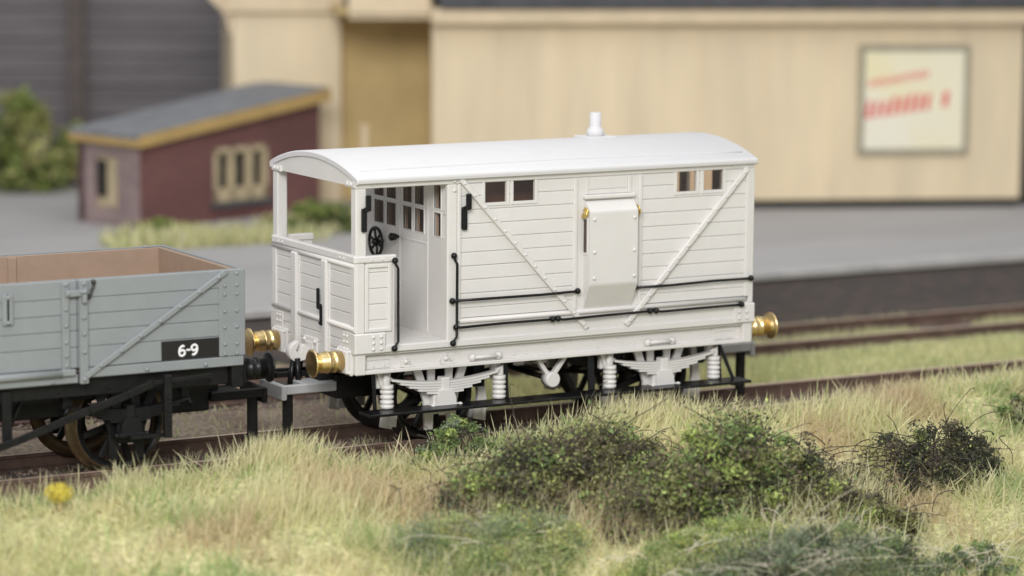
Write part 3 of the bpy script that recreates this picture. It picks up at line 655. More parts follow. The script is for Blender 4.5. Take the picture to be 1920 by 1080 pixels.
def ground_mat():
    m = attr_mat('ground_soil', .95, 0.); nt = m.node_tree; b = nt.nodes['Principled BSDF']; tc = nt.nodes.new('ShaderNodeTexCoord')
    at = [n for n in nt.nodes if n.type == 'ATTRIBUTE'][0]; v = nt.nodes.new('ShaderNodeTexNoise'); v.inputs['Scale'].default_value = 16; v.inputs['Detail'].default_value = 6; nt.links.new(tc.outputs['Object'], v.inputs['Vector'])
    mx = nt.nodes.new('ShaderNodeMix'); mx.data_type = 'RGBA'; mx.blend_type = 'MULTIPLY'; mx.inputs[0].default_value = 1
    rp = nt.nodes.new('ShaderNodeMapRange'); rp.inputs[1].default_value = .3; rp.inputs[2].default_value = .7; rp.inputs[3].default_value = .5; rp.inputs[4].default_value = 1.25; nt.links.new(v.outputs['Fac'], rp.inputs[0])
    nt.links.new(at.outputs['Color'], mx.inputs[6]); nt.links.new(rp.outputs[0], mx.inputs[7]); nt.links.new(mx.outputs[2], b.inputs['Base Color'])
    bp = nt.nodes.new('ShaderNodeBump'); bp.inputs['Strength'].default_value = .8; bp.inputs['Distance'].default_value = .03; nt.links.new(v.outputs['Fac'], bp.inputs['Height']); nt.links.new(bp.outputs[0], b.inputs['Normal'])
    return m
gr = np_obj('ground', vs, fs, cols, ground_mat()); tag(gr, kind='structure'); gr.data.polygons.foreach_set('use_smooth', [True] * len(gr.data.polygons))
# ballast stones along both tracks
def ballast():
    vs = []; fs = []; cs = []; n = 15000
    y = np.concatenate([RNG.uniform(-1.5, 1.5, 10000), RNG.uniform(2.9, 5.2, 5000)]); x = RNG.uniform(-7, 16, n); z = H(x, y)
    r = RNG.uniform(.018, .045, n)
    base = np.array([[1, 0, 0], [-1, 0, 0], [0, 1, 0], [0, -1, 0], [0, 0, 1], [0, 0, -1]], float); tri = np.array([[0, 2, 4], [2, 1, 4], [1, 3, 4], [3, 0, 4], [2, 0, 5], [1, 2, 5], [3, 1, 5], [0, 3, 5]])
    V = base[None] * r[:, None, None] * RNG.uniform(.6, 1.3, (n, 6, 1)) + RNG.normal(0, .006, (n, 6, 3)); V[:, :, 2] *= .7
    V += np.stack([x, y, z + r * .3], 1)[:, None, :]
    F = tri[None] + (np.arange(n) * 6)[:, None, None]
    t = RNG.random((n, 1)); c = np.array([.13, .09, .075]) * (1 - t) + np.array([.36, .29, .235]) * t; C = np.repeat(c, 6, 0)
    o = np_obj('ballast', V.reshape(-1, 3), F.reshape(-1, 3), C, attr_mat('ballast_stone', .9, 0.)); tag(o, 'brown and tan ballast stones between the sleepers of both tracks', 'ballast', kind='stuff')
ballast()

# tracks
def track(yc, label):
    t = empty('railway_track', (3, yc, -.2), label, 'railway track', 'model railway tracks')
    for s in (-1, 1):
        yy = yc + s * .66; pr = [(-.09, -.19), (.09, -.19), (.09, -.165), (.02, -.145), (.02, -.05), (.036, -.04), (.036, -.004), (.03, 0), (-.03, 0), (-.036, -.004), (-.036, -.04), (-.02, -.05), (-.02, -.145), (-.09, -.165)]
        mb = MB(); mb.prism([(yy + a, b) for a, b in pr], 'x', -20, 34)
        mb.mi = [1 if i == 7 else 0 for i in range(len(mb.f))]; mb.build('rail', [M['railside'], M['railtop']], t)
    mb = MB(); mb.box(-.13 + 3, .13 + 3, yc - 1.2, yc + 1.2, -.25, -.186, .012)
    for s in (-1, 1): mb.box(2.91, 3.09, yc + s * .66 - .16, yc + s * .66 + .16, -.19, -.155, .01)
    sl = mb.build('sleeper', M['sleeper'], t)
    for k in range(-13, 20):
        if k == 0: continue
        c = sl.copy(); c.location = (k * .72, 0, 0); COL.objects.link(c); c.parent = t
track(0, 'nearer railway track with rusty rails carrying the wagon and brake van')
track(4.05, 'empty railway track with rusty rails running beside the platform edge')

# ------------------------------------------------------------------ platform and background
PT = .64
def platform():
    mb = MB(); mb.box(-30, 45, 5.75, 60, -.3, PT, .01); o = mb.build('platform', M_plat); tag(o, kind='structure')
    mb = MB()
    x = -30
    while x < 45: mb.box(x, x + 1.19, 5.42, 6.0, PT - .09, PT + .012, .012); x += 1.2
    o = mb.build('platform_edging', mat('paving_slab', (.37, .36, .355), .85, noise=.16, nscale=1.3)); tag(o, kind='structure')
    mb = MB(); mb.box(-30, 45, 5.52, 5.74, -.3, PT - .1, .01); o = mb.build('platform_wall', M['edgebrick']); tag(o, kind='structure')
M_plat = mat('platform_asphalt', (.385, .372, .37), .9, c2=(.325, .313, .312), nscale=.5, stretch=(.5, 2, 1))
platform()

def frame2d(o, ang):
    m = Matrix.Rotation(ang, 4, 'Z'); m.translation = Vector(o); return m
# station building: local x along the long face (u), y into the building, z up
BA = (14.5, 12.38, 0.); F = frame2d(BA, R(-21.7))
bld = empty('station_building', (14.5, 12.38, PT), 'long cream boarded station building with open doorway recess and dark roof edge', 'building')
mb = MB(); mb.box(-5.68, 4.70, .0, .25, PT + .15, 3.9, .01, F); mb.box(4.45, 4.70, .25, 6, PT, 3.9, .01, F)
for k in range(1, 9): mb.box(-5.68 + k * 1.16 - .02, -5.68 + k * 1.16 + .02, -.014, .02, PT + .3, 3.8, .003, F)
mb.box(-8.98, -7.10, 1.7, 1.95, PT, 4.3, .01, F)
mb.box(-7.10, -5.68, .0, .25, 3.93, 4.3, .01, F); mb.box(-8.98, -8.73, 1.95, 6, PT, 4.3, .01, F); mb.build('wall', M['wall'], bld)
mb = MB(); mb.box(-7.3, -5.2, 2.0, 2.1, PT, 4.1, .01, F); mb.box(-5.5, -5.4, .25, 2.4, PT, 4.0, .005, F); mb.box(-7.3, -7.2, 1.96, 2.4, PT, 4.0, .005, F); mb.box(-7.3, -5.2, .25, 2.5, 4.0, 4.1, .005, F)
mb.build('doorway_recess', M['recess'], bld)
mb = MB(); mb.box(-5.72, 4.85, -.30, .0, 3.86, 4.13, .03, F); mb.box(-9.12, -7.05, 1.58, 1.7, 3.95, 4.5, .03, F); mb.box(-7.12, -5.73, -.1, .0, 4.02, 4.5, .03, F); mb.build('fascia', M['walltrim'], bld)
mb = MB(); mb.box(-5.6, 5.0, -.4, 6.2, 4.14, 4.7, .03, F); mb.box(-9.5, -7.1, 1.5, 6.2, 4.52, 4.8, .03, F); mb.box(-7.1, -5.6, -.1, 6.2, 4.52, 4.8, .03, F); mb.build('roof', M['slate'], bld)
mb = MB(); mb.box(-5.7, 4.66, .10, .2, PT - .02, PT + .16, .002, F); mb.build('painted_shadow_gap', M['dark'], bld)  # near-black strip painted in as the shadow line under the wall
mb = MB(); mb.prism([(-8.99, 4.5), (-9.45, 4.5), (-9.4, 4.2), (-9.15, 3.95), (-8.99, 3.5)], 'y', 1.72, 1.9, mx=F); mb.build('eaves_bracket', M['walltrim'], bld)
mb = MB(); mb.box(4.72, 6.2, .4, .7, PT, 4.0, .01, F); o = mb.build('dark_end_sheet', M['dark'], bld)  # near-black sheet filling the dark area past the right wall end
# poster board
sg = empty('poster_board', tuple(F @ Vector((2.73, -.06, 2.53))), 'framed cream enamel advertising sign with faded red slanted lettering on the wall', 'sign')
mb = MB(); mb.box(1.85, 3.63, -.05, -.02, 1.68, 3.38, .01, F); mb.build('panel', M['poster'], sg)
mb = MB()
for a in ((1.74, 1.85, 1.57, 3.49), (3.63, 3.73, 1.57, 3.49), (1.85, 3.63, 3.38, 3.49), (1.85, 3.63, 1.57, 1.68)): mb.box(a[0], a[1], -.07, -.0, a[2], a[3], .02, F)
mb.build('frame', M['frame'], sg)
mb = MB(); rnd = random.Random(3)
def strokes(x0, x1, z0, slope, hgt, w, step, gap=()):
    x = x0
    while x < x1:
        if not any(a < x < b for a, b in gap):
            z = z0 + (x - x0) * slope; h_ = hgt * rnd.uniform(.85, 1.1)
            mb.prism([(x, z), (x + w, z), (x + w + .12 * h_, z + h_), (x + .12 * h_, z + h_)], 'y', -.056, -.05, mx=F)
            k = rnd.choice((0, .45, .85)); mb.prism([(x + w, z + k * h_), (x + step * .7, z + k * h_), (x + step * .7, z + k * h_ + w * .8), (x + w, z + k * h_ + w * .8)], 'y', -.0555, -.05, mx=F)
        x += step
for a in ((1.93, 2.98, 2.76, .17, .12, .04, .09), (1.87, 3.05, 2.22, .13, .29, .08, .15), (3.24, 3.36, 2.42, .13, .27, .09, .15)):
    mb = MB(); strokes(*a); mb.build('lettering', M['red'], sg)
# cream post beside the doorway
mb = MB(); p_ = F @ Vector((-6.9, -.6, PT)); mb.box(p_.x - .05, p_.x + .05, p_.y - .05, p_.y + .05, PT, 2.15, .01); mb.box(p_.x - .07, p_.x + .07, p_.y - .07, p_.y + .07, 2.15, 2.19, .01)
o = mb.build('post', M['walltrim']); tag(o, 'short cream wooden post standing in front of the dark doorway recess', 'post')

# brick hut
FH = frame2d((3.80, 14.41, 0), R(17)); hut = empty('brick_hut', (5.5, 15.8, PT), 'small red brick lineside hut with sloping grey roof and ochre bargeboards', 'hut')
HL, HD = 4.0, 1.58; zr = lambda u: 2.05 + .535 * u / HL
wu0, wu1, wz0, wz1 = 1.60, 2.80, .95, 1.86
mb = MB()
mb.prism([(0.02, PT), (HL, PT), (HL, wz0), (0.02, wz0)], 'y', 0, .2, mx=FH); mb.prism([(0.02, wz0), (wu0, wz0), (wu0, zr(wu0)), (0.02, zr(0.02))], 'y', 0, .2, mx=FH)
mb.prism([(wu1, wz0), (HL, wz0), (HL, zr(HL)), (wu1, zr(wu1))], 'y', 0, .2, mx=FH); mb.prism([(wu0, wz1), (wu1, wz1), (wu1, zr(wu1)), (wu0, zr(wu0))], 'y', 0, .2, mx=FH)
mb.box(HL - .2, HL, .2, HD, PT, zr(HL) - .05, .01, FH); mb.box(0, HL, HD - .2, HD, PT, 2.0, .01, FH); mb.build('wall', M['brick'], hut)
mb = MB(); mb.box(-.0, .2, .2, .55, PT, 2.02, .005, FH); mb.box(0, .2, 1.15, HD, PT, 2.02, .005, FH); mb.box(0, .2, .55, 1.15, 1.78, 2.02, .005, FH); mb.box(0, .2, .55, 1.15, PT, .92, .005, FH); mb.box(-.005, .02, -.005, .2, PT, 2.02, .003, FH); mb.build('front_wall', M['palebrick'], hut)
mb = MB(); mb.prism([(-.1, 2.035), (HL + .12, zr(HL + .12) + .03), (HL + .12, zr(HL + .12) + .15), (-.1, 2.18)], 'y', -.12, HD + .1, mx=FH); mb.build('roof', M['hutslate'], hut)
mb = MB(); mb.prism([(-.1, 1.98), (HL + .12, zr(HL + .12) - .07), (HL + .12, zr(HL + .12) + .13), (-.1, 2.17)], 'y', -.16, -.12, mx=FH); mb.box(-.13, -.1, -.12, HD + .1, 1.99, 2.11, .005, FH); mb.build('bargeboard', M['ochre'], hut)
mb = MB()
for a in ((wu0, wu0 + .1, wz0, wz1), (wu1 - .1, wu1, wz0, wz1), (wu0, wu1, wz1 - .1, wz1), (wu0, wu1, wz0, wz0 + .22), (wu0 + .34, wu0 + .46, wz0, wz1), (wu1 - .46, wu1 - .34, wz0, wz1)): mb.box(a[0], a[1], -.02, .1, a[2], a[3], .006, FH)
wn = mb.build('window', M['hutframe'], hut)
mb = MB(); mb.box(wu0, wu1, .10, .12, wz0, wz1, .002, FH); mb.build('pane', M['dark'], wn); mb = MB(); mb.box(wu0 - .08, wu1 + .08, -.1, .05, wz0 - .09, wz0 - .003, .01, FH); mb.build('sill', M['slate'], wn)
mb = MB(); mb.box(.03, .1, .62, .84, .95, 1.6, .005, FH); mb.box(.06, .12, .55, 1.15, .92, 1.78, .005, FH); w2 = mb.build('window', M['hutframe'], hut)
mb = MB(); mb.box(.02, .05, .88, 1.10, 1.1, 1.7, .004, FH); mb.build('pane', M['dark'], w2)

# dark boarded warehouse behind
FW_ = frame2d((5.2, 26., 0), R(-24)); wh = empty('warehouse', (3, 28, PT), 'tall dark grey boarded warehouse wall behind the brick hut', 'building')
mb = MB(); z = 0.
while z < 12: mb.box(-14, 7.5, 0 - .02 * (int(z / .3) % 2), .3, z, z + .29, .03, FW_); z += .3
mb.build('wall', M['warehouse'], wh)
mb = MB(); mb.box(1.80, 2.14, -.3, 0, 0, 12, .03, FW_); mb.build('wall_post', M['whpost'], wh)
mb = MB(); mb.box(-14.4, 7.9, -.5, 8, 12, 12.4, .03, FW_); mb.build('roof', M['slate'], wh)

# ------------------------------------------------------------------ vegetation
def blades(x, y, ln, wd, col, lean=.6, z0=None, bend=.5, ldir=None, flat=None):
    n = len(x); z = H(x, y) - .02 if z0 is None else z0
    a = RNG.uniform(0, 2 * np.pi, n) if ldir is None else ldir + RNG.normal(0, .7, n)
    le = np.abs(RNG.normal(0, lean, n)) if flat is None else RNG.uniform(flat[0], flat[1], n); d = np.stack([np.cos(a) * np.sin(le), np.sin(a) * np.sin(le), np.cos(le)], 1)
    bd = RNG.uniform(-.2, 1, n) * bend; hz = np.stack([np.cos(a), np.sin(a), np.full(n, -.5)], 1)
    fa = RNG.uniform(0, 2 * np.pi, n); wv = np.stack([np.cos(fa), np.sin(fa), np.zeros(n)], 1) * (wd / 2)[:, None]
    root = np.stack([x, y, z], 1); L = ln[:, None]; V = np.zeros((n, 7, 3))
    for k, t in enumerate((0, .4, .75)):
        p = root + d * L * t + hz * L * (bd * t * t)[:, None] * .6; w = wv * (1 - .35 * t); V[:, 2 * k] = p - w; V[:, 2 * k + 1] = p + w
    V[:, 6] = root + d * L + hz * L * bd[:, None] * .6
    T = np.array([[0, 1, 3], [0, 3, 2], [2, 3, 5], [2, 5, 4], [4, 5, 6]])
    return V.reshape(-1, 3), (T[None] + (np.arange(n) * 7)[:, None, None]).reshape(-1, 3), np.repeat(col, 7, 0)
STRAW = np.array([.86, .79, .52]); OLIVE = np.array([.74, .75, .42]); GREEN = np.array([.42, .55, .23]); PALE = np.array([.90, .85, .66])
def grass():
    parts = []
    def add(x, y, ln, wd, green, **k):
        n = len(x); t = np.clip(green + RNG.normal(0, .22, n), 0, 1)[:, None]; u = RNG.random((n, 1))
        c = np.where(t < .5, STRAW * (1 - 2 * t) + OLIVE * 2 * t, OLIVE * (2 - 2 * t) + GREEN * (2 * t - 1)); c = c * (1 - .35 * u ** 3) + PALE * .35 * u ** 3
        tb = (.75 * sst(.55, .75, vnoise(x + 21, y + 33, 1.25)) * (y < 0))[:, None]; c = c * (1 - tb) + np.array([.70, .56, .38]) * tb; c = c * RNG.uniform(.72, 1.12, (n, 1)); parts.append(blades(x, y, ln, wd, np.clip(c, 0, .92), **k))
    # bank
    n = 130000; x = RNG.uniform(-7.5, 14, n); y = -1.1 - 6.7 * RNG.random(n) ** 1.15
    dn = vnoise(x + 3, y + 17, 1.6); edge = np.clip((-.98 - y + .5 * (vnoise(x, y * 0, 1.3) - .55)) / .35, 0, 1)
    keep = (RNG.random(n) < (.12 + .95 * sst(.25, .8, dn)) * edge) & (x > -8 + (y + 1.2) * -.0) ; x = x[keep]; y = y[keep]; n = len(x)
    gm = sst(.42, .70, vnoise(x + 11, y + 5, .85)) * .70 + .24 + .35 * (vnoise(x + 2, y + 9, 3.1) - .4) + .55 * np.exp(-((x + 1.2) / .5) ** 2 - ((y + 1.8) / .35) ** 2) + .8 * np.exp(-((x + 3.9) / 1.) ** 2 - ((y + 4.4) / .6) ** 2)
    ln = (.08 + .22 * RNG.random(n) ** 1.4) * (.6 + .8 * vnoise(x, y, 2.2)); add(x, y, ln, RNG.uniform(.015, .028, n), gm, flat=(.25, 1.42), bend=.35)
    # longer wispy straw stems, in tufts
    for k in range(300):
        cx = RNG.uniform(-6.5, 12); cy = -1.45 - abs(RNG.normal(0, 1.6)); m = int(RNG.integers(12, 46)); x = cx + RNG.normal(0, .10, m); y = np.minimum(cy + RNG.normal(0, .10, m), -1.2)
        add(x, y, RNG.uniform(.14, .33, m), RNG.uniform(.012, .020, m), np.full(m, RNG.choice([0., .05, .4, .6])), lean=.72, bend=.4)
    # sparse long stems along the near edge
    m = 800; x = RNG.uniform(-6, 12, m); y = RNG.uniform(-2.1, -1.1, m); add(x, y, RNG.uniform(.22, .5, m), RNG.uniform(.012, .019, m), RNG.choice([0., .05, .45], m), lean=.8, bend=.25)
    # stems poking up between the brambles and moss
    m = 2600; x = RNG.uniform(-1.5, 6.5, m); y = RNG.uniform(-6.2, -2.6, m); add(x, y, RNG.uniform(.25, .62, m), RNG.uniform(.010, .017, m), RNG.choice([.0, .1, .5], m), lean=.7, bend=.5)
    m = 2600; x = RNG.uniform(-6.5, 12, m); y = RNG.uniform(-5.6, -1.2, m); add(x, y, RNG.uniform(.2, .48, m), RNG.uniform(.013, .022, m), RNG.choice([0., .1, .5, .8], m), lean=.85, bend=.35)
    # swept pale tussocks
    for cx, cy, m, r in ((.7, -3.35, 2600, .42), (2.0, -4.1, 2200, .40), (-1.6, -3.0, 1600, .5), (3.4, -1.75, 1500, .5), (-1.35, -1.72, 1100, .3), (6.3, -2.2, 1300, .5), (4.7, -4.2, 700, .3)):
        x = cx + RNG.normal(0, r, m); y = cy + RNG.normal(0, r * .6, m); add(x, np.minimum(y, -1.2), RNG.uniform(.25, .5, m), RNG.uniform(.008, .013, m), np.full(m, .08), lean=.8, bend=.7, ldir=.4)
    # growth between the two tracks and beside the platform
    n = 52000; x = RNG.uniform(-2, 16, n); y = RNG.uniform(1.05, 3.0, n); k = RNG.random(n) < sst(2.6, 5.2, x + 1.2 * vnoise(x, y, 1)) * (.35 + vnoise(x, y, 1.4)) + .02; x = x[k]; y = y[k]
    add(x, y, RNG.uniform(.07, .2, len(x)), RNG.uniform(.012, .022, len(x)), .42 + .3 * (vnoise(x, y, .9) - .5), lean=.5)
    n = 16000; x = RNG.uniform(-1, 17, n); y = RNG.uniform(4.95, 5.5, n); k = RNG.random(n) < .75 * vnoise(x, y, 1.1) * sst(13.5, 11, x); x = x[k]; y = y[k]; add(x, y, RNG.uniform(.06, .18, len(x)), RNG.uniform(.012, .022, len(x)), np.full(len(x), .3), lean=.5)
    n = 34000; x = RNG.uniform(4, 16, n); y = RNG.uniform(2.9, 5.1, n); k = RNG.random(n) < sst(.30, .72, vnoise(x, y, .8)); x = x[k]; y = y[k]; add(x, y, RNG.uniform(.05, .14, len(x)), RNG.uniform(.012, .02, len(x)), np.full(len(x), .4), lean=.5)
    n = 16000; x = RNG.uniform(5, 15, n); y = RNG.uniform(-1.3, 1.0, n); k = RNG.random(n) < sst(.35, .75, vnoise(x + 5, y, 1.1)) * sst(5.5, 8, x); x = x[k]; y = y[k]; add(x, y, RNG.uniform(.06, .2, len(x)), RNG.uniform(.011, .018, len(x)), np.full(len(x), .3), lean=.55)
    # tufts inside the four-foot and beneath the couplings
    for k in range(40):
        cx = RNG.uniform(-4, 5); cy = RNG.choice([RNG.uniform(-1.2, -.85), RNG.uniform(-.4, .4), RNG.uniform(.9, 1.3)]); m = 26
        add(cx + RNG.normal(0, .09, m), cy + RNG.normal(0, .06, m), RNG.uniform(.08, .24, m), RNG.uniform(.007, .012, m), np.full(m, .1), lean=.5)
    # rough growth on the platform ground around hut
    n = 9000; x = RNG.uniform(0, 9, n); y = RNG.uniform(11.8, 14.6, n); k = RNG.random(n) < sst(.4, .62, vnoise(x, y, .6)) * sst(13.6, 12.9, y - .3 * (x - 3.9) * (x > 3.9)); x = x[k]; y = y[k]
    add(x, y, RNG.uniform(.1, .35, len(x)), RNG.uniform(.03, .06, len(x)), np.full(len(x), .38), lean=.6, z0=np.full(len(x), PT))
    o = 0; V = []; Fc = []; C = []
    for v, f, c in parts: V.append(v); Fc.append(f + o); C.append(c); o += len(v)
    ob = np_obj('grass', np.concatenate(V), np.concatenate(Fc), np.concatenate(C), M['grass']); tag(ob, 'dry straw coloured and green static grass covering the bank', 'grass', kind='stuff')
grass()

def bush(name, c, size, nleaf, cols, weights, label, cat='bush', lsize=(.018, .04), ntwig=40, twig='twig', group=None, clumps=26, arch=0, seat=None, twr=.006, nz=0):
    c = np.array(c, float); sx, sy, sz = size
    z0 = float(H(c[0], c[1])) if seat is None else seat
    e = empty(name, (c[0], c[1], z0), label, cat, group)
    # clump centres on the upper shell of an ellipsoid heap
    th = RNG.uniform(0, 2 * np.pi, clumps); rr = np.sqrt(RNG.random(clumps)); px = rr * np.cos(th); py = rr * np.sin(th)
    hz = np.clip(1 - rr ** 2, 0, 1) ** .6 * RNG.uniform(.2, 1.1, clumps)
    CX = c[0] + px * sx * .85; CY = c[1] + py * sy * .85
    base = H(CX, CY) if seat is None else np.full(clumps, seat)
    CZ = base + .05 * sz + hz * sz * .85; cr_ = RNG.uniform(.10, .30, clumps) * (sx + sy) * .5
    cw = RNG.choice(len(cols), clumps, p=weights)
    k = RNG.integers(0, clumps, nleaf); g_ = RNG.normal(0, .42, (nleaf, 3)); P = np.stack([CX[k], CY[k], CZ[k]], 1) + g_ * cr_[k][:, None] * np.array([1, 1, .8 * min(1, sz / (.5 * (sx + sy)) + .25)])
    gz = (H(P[:, 0], P[:, 1]) if seat is None else np.full(nleaf, seat)); P[:, 2] = np.maximum(P[:, 2], gz + RNG.uniform(0, .06, nleaf))
    s = RNG.uniform(lsize[0], lsize[1], nleaf)[:, None]
    a = RNG.normal(0, 1, (nleaf, 3)); a /= np.linalg.norm(a, axis=1)[:, None]; b = np.cross(a, RNG.normal(0, 1, (nleaf, 3))); b /= np.linalg.norm(b, axis=1)[:, None]; n_ = np.cross(a, b)
    V = np.stack([P - a * s, P + b * s * .5 + n_ * s * .2, P + a * s, P - b * s * .5 + n_ * s * .2], 1).reshape(-1, 3)
    q = np.arange(nleaf) * 4; Fq = np.concatenate([np.stack([q, q + 1, q + 2], 1), np.stack([q, q + 2, q + 3], 1)])
    mixw = RNG.random(nleaf) < .3; ci = np.where(mixw, RNG.choice(len(cols), nleaf, p=weights), cw[k]); cc = np.array(cols)[ci] * RNG.uniform(.6, 1.35, (nleaf, 1))
    np_obj('foliage', V, Fq, np.repeat(np.clip(cc, 0, .9), 4, 0), M['leaf'], e)
    mb = MB()
    for t in range(ntwig):
        j = RNG.integers(0, clumps); st = np.array([c[0] + RNG.normal(0, .25) * sx, c[1] + RNG.normal(0, .25) * sy, 0]); st[2] = float(H(st[0], st[1])) if seat is None else seat
        en = np.array([CX[j], CY[j], CZ[j]]) + RNG.normal(0, .12, 3) * (sx + sy); en[2] = max(en[2], st[2] + .05); md = (st + en) / 2 + np.array([*RNG.normal(0, .12, 2), .3 * sz + RNG.uniform(0, .15)])
        m2 = en + np.array([*RNG.normal(0, .13, 2), RNG.uniform(-.02, .1)]); pts = []
        for u in np.linspace(0, 1, 9): pts.append((1 - u) ** 3 * st + 3 * u * (1 - u) ** 2 * md + 3 * u * u * (1 - u) * m2 + u ** 3 * en + RNG.normal(0, .006, 3))
        mb.tube(pts, list(np.linspace(twr, twr * .5, 9)), 4)
    for t in range(arch):
        a0 = RNG.uniform(0, 6.28); st = np.array([c[0] + RNG.normal(0, .5) * sx, c[1] + RNG.normal(0, .4) * sy, 0]); st[2] = float(H(st[0], st[1])) + .6 * sz
        l = RNG.uniform(.25, .6); cv = RNG.uniform(2, 6) * RNG.choice([-1, 1]); pts = []; p = st.copy(); el = RNG.uniform(.0, 1.0)
        for u in range(14): pts.append(p.copy()); a0 += cv * .07 + RNG.normal(0, .12); el -= .13; p = p + np.array([math.cos(a0) * math.cos(el), math.sin(a0) * math.cos(el), math.sin(el)]) * l / 13; p[2] = max(p[2], float(H(p[0], p[1])) + .02)
        mb.tube(pts, list(np.linspace(twr, twr * .6, 14)), 4)
    if ntwig + arch: mb.build('twig_tangle', M[twig], e)
    return e
DK = [.085, .09, .065]; GB = [.19, .16, .115]; OL = [.31, .31, .14]; LG = [.47, .56, .18]; MG = [.26, .36, .14]; GG = [.27, .32, .22]; YG = [.66, .64, .25]; BG = [.18, .25, .15]; PM = [.52, .57, .28]
BUSHES = []
G1 = 'low bushes along the front bank'
bush('bush', (5.9, -3.95), (1.25, .5, .78), 10500, [DK, GB, OL, LG], [.46, .25, .21, .08], 'dark blackish green twiggy bush with looping bare stems, right of the big bramble', ntwig=80, arch=18, group=G1, clumps=40, lsize=(.014, .034), twr=.007)
bush('bush', (2.95, -4.35), (1.8, .6, .98), 20000, [OL, GB, DK, MG, LG], [.30, .22, .14, .17, .17], 'largest bramble bush, olive with bright lime patches, in front of the brake van right half', ntwig=110, arch=26, group=G1, clumps=120, lsize=(.014, .042), twr=.007)
bush('bush', (1.3, -3.4), (1.75, .55, .76), 17000, [OL, GB, DK, MG, LG], [.32, .28, .14, .15, .11], 'low brownish olive bramble spreading left from the largest bramble', ntwig=110, arch=26, group=G1, clumps=110, lsize=(.014, .040), twr=.007)
bush('bush', (.85, -1.95), (.60, .26, .56), 6000, [MG, GG, DK, LG], [.40, .34, .16, .10], 'small fresh green bush beside the rail under the brake van footboard', ntwig=36, arch=8, group=G1, clumps=34, lsize=(.012, .026), twr=.007)
bush('bush', (4.4, -4.95), (1.0, .34, .5), 9000, [OL, LG, GB, DK], [.4, .25, .22, .13], 'low olive bramble with lime leaves trailing down right of the largest bramble', ntwig=40, arch=8, group=G1, clumps=40, lsize=(.018, .042), twr=.007)
bush('bush', (8.15, -2.9), (.42, .3, .3), 2200, [MG, DK, OL], [.5, .15, .35], 'small green bush at the right edge of the bank', ntwig=16, arch=2, group=G1, clumps=12)
G2 = 'low moss cushions at the front of the bank'
bush('moss_cushion', (-.1, -4.5), (1.35, .5, .58), 23000, [MG, GG, PM, YG], [.36, .24, .30, .10], 'wide pale green moss cushion in front of the tan tussock, left of bottom centre', cat='moss', ntwig=14, arch=14, twig='palefibre', group=G2, clumps=110, lsize=(.010, .022), twr=.006)
bush('moss_cushion', (2.0, -5.3), (1.35, .3, .40), 16000, [MG, LG, YG, PM], [.3, .2, .18, .32], 'yellowish green moss cushion just below the largest bramble', cat='moss', ntwig=10, arch=14, twig='palefibre', group=G2, clumps=90, lsize=(.010, .022), twr=.006)
bush('moss_cushion', (2.7, -6.1), (2.1, .42, .62), 30000, [GG, DK, MG, BG, PM], [.36, .26, .14, .18, .06], 'grey green mossy cushion tangled with pale curling fibres at the bottom edge', cat='moss', ntwig=40, arch=110, twig='palefibre', group=G2, clumps=150, lsize=(.010, .024), twr=.0045)
bush('moss_cushion', (5.15, -6.0), (.6, .25, .30), 5500, [GG, DK, MG], [.4, .25, .35], 'small dark green moss cushion in the bottom right corner', cat='moss', ntwig=12, arch=14, twig='palefibre', group=G2, clumps=34, lsize=(.010, .024), twr=.006)
G3 = 'blurred bushes behind the platform'; A_ = [.25, .31, .09]; B_ = [.48, .47, .20]; C_ = [.15, .19, .07]
bush('bush', (4.3, 21.0), (1.45, 1.0, 1.75), 5000, [A_, B_, C_], [.35, .52, .13], 'tall blurred green bush left of the brick hut', ntwig=16, group=G3, clumps=46, lsize=(.06, .14), seat=PT, twr=.02)
bush('bush', (6.1, 12.75), (.95, .45, .50), 2600, [A_, C_, B_], [.5, .3, .2], 'low dark green bush at the hut foot, seen through the veranda opening', ntwig=10, group=G3, clumps=26, lsize=(.04, .09), seat=PT, twr=.015)
bush('bush', (3.7, 13.4), (.75, .35, .26), 1600, [A_, B_], [.4, .6], 'low pale green growth at the left front corner of the brick hut', ntwig=6, group=G3, clumps=20, lsize=(.04, .08), seat=PT, twr=.015)

# yellow flower clumps
def flower(c, r, label):
    z = float(H(c[0], c[1])); o = empty('flower_clump', (c[0], c[1], z), label, 'flowers')
    n = 900; d = RNG.normal(0, 1, (n, 3)); d /= np.linalg.norm(d, axis=1)[:, None]; P = np.array([c[0], c[1], z + .20]) + d * (r * RNG.random(n) ** .4)[:, None] * np.array([1, 1, .7])
    s = RNG.uniform(.012, .024, n)[:, None]; a = RNG.normal(0, 1, (n, 3)); a /= np.linalg.norm(a, axis=1)[:, None]; b = np.cross(a, d)
    V = np.stack([P - a * s, P + b * s, P + a * s], 1).reshape(-1, 3); C = np.repeat(np.array([.80, .70, .13]) * RNG.uniform(.75, 1.1, (n, 1)), 3, 0)
    np_obj('petals', V, np.arange(3 * n).reshape(-1, 3), C, M['leaf'], o)
    mb = MB()
    for k in range(6): mb.tube([(c[0] + RNG.normal(0, .04), c[1] + RNG.normal(0, .04), z - .02), (c[0] + RNG.normal(0, .05), c[1] + RNG.normal(0, .05), z + .2)], .006, 5)
    mb.build('stem', M['husk'], o)
flower((-4.05, -2.25), .16, 'bright yellow flower clump in the dry grass below the grey wagon')

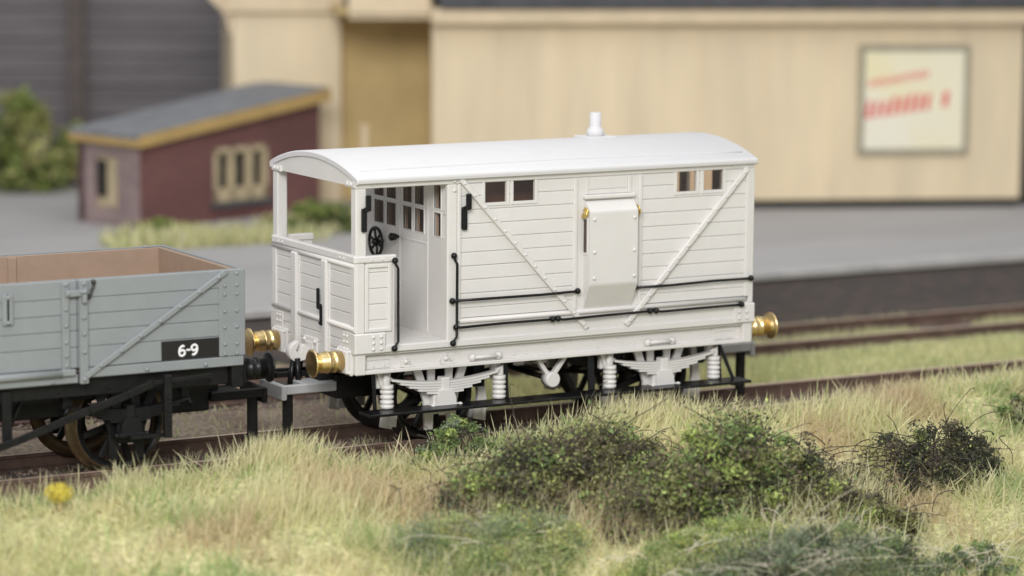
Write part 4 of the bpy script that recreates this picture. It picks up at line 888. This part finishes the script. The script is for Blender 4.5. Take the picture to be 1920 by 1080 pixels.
# ------------------------------------------------------------------ light, world, camera
def area(name, loc, target, size, power, color):
    l = bpy.data.lights.new(name, 'AREA'); l.shape = 'RECTANGLE'; l.size, l.size_y = size; l.energy = power; l.color = color
    o = bpy.data.objects.new(name, l); COL.objects.link(o); o.location = loc; o.rotation_euler = (Vector(target) - Vector(loc)).to_track_quat('-Z', 'Y').to_euler()
area('ceiling_lamp', (2, 0, 30), (4, 4, 0), (34, 30), 5000, (1, 1, 1))
area('added_front_fill', (-20, -31, 22), (3, 2, 1), (18, 14), 14500, (1, .985, .965))  # fill light added from the front left; no real window there
w = bpy.data.worlds.new('World'); SC.world = w; w.use_nodes = True; bg = w.node_tree.nodes['Background']; bg.inputs[0].default_value = (.96, .985, 1, 1); bg.inputs[1].default_value = .54
cd = bpy.data.cameras.new('camera'); cam = bpy.data.objects.new('camera', cd); COL.objects.link(cam)
p = [-1.57473e+01, -3.27167e+01, 7.01200e+00, 5.12500e-01, 1.42900e-01, 7.20000e-03, 5880.4]
fw = Vector((math.sin(p[3]) * math.cos(p[4]), math.cos(p[3]) * math.cos(p[4]), -math.sin(p[4]))); rt = fw.cross(Vector((0, 0, 1))).normalized(); up = rt.cross(fw)
r2 = rt * math.cos(p[5]) + up * math.sin(p[5]); u2 = -rt * math.sin(p[5]) + up * math.cos(p[5])
mx = Matrix((r2, u2, -fw)).transposed().to_4x4(); mx.translation = Vector(p[:3]); cam.matrix_world = mx
cd.sensor_width = 36; cd.lens = p[6] / 1920 * 36; cd.clip_start = .5; cd.clip_end = 400
cd.dof.use_dof = True; cd.dof.focus_distance = 36.3; cd.dof.aperture_fstop = (cd.lens / 1000) / .40; cd.dof.aperture_blades = 0
SC.camera = cam
SC.view_settings.view_transform = 'Standard'; SC.view_settings.look = 'None'; SC.view_settings.exposure = 0; SC.view_settings.gamma = 1; SC.view_settings.use_curve_mapping = False
SC.cycles.max_bounces = 10; SC.cycles.diffuse_bounces = 8; SC.cycles.transmission_bounces = 8; SC.cycles.transparent_max_bounces = 12
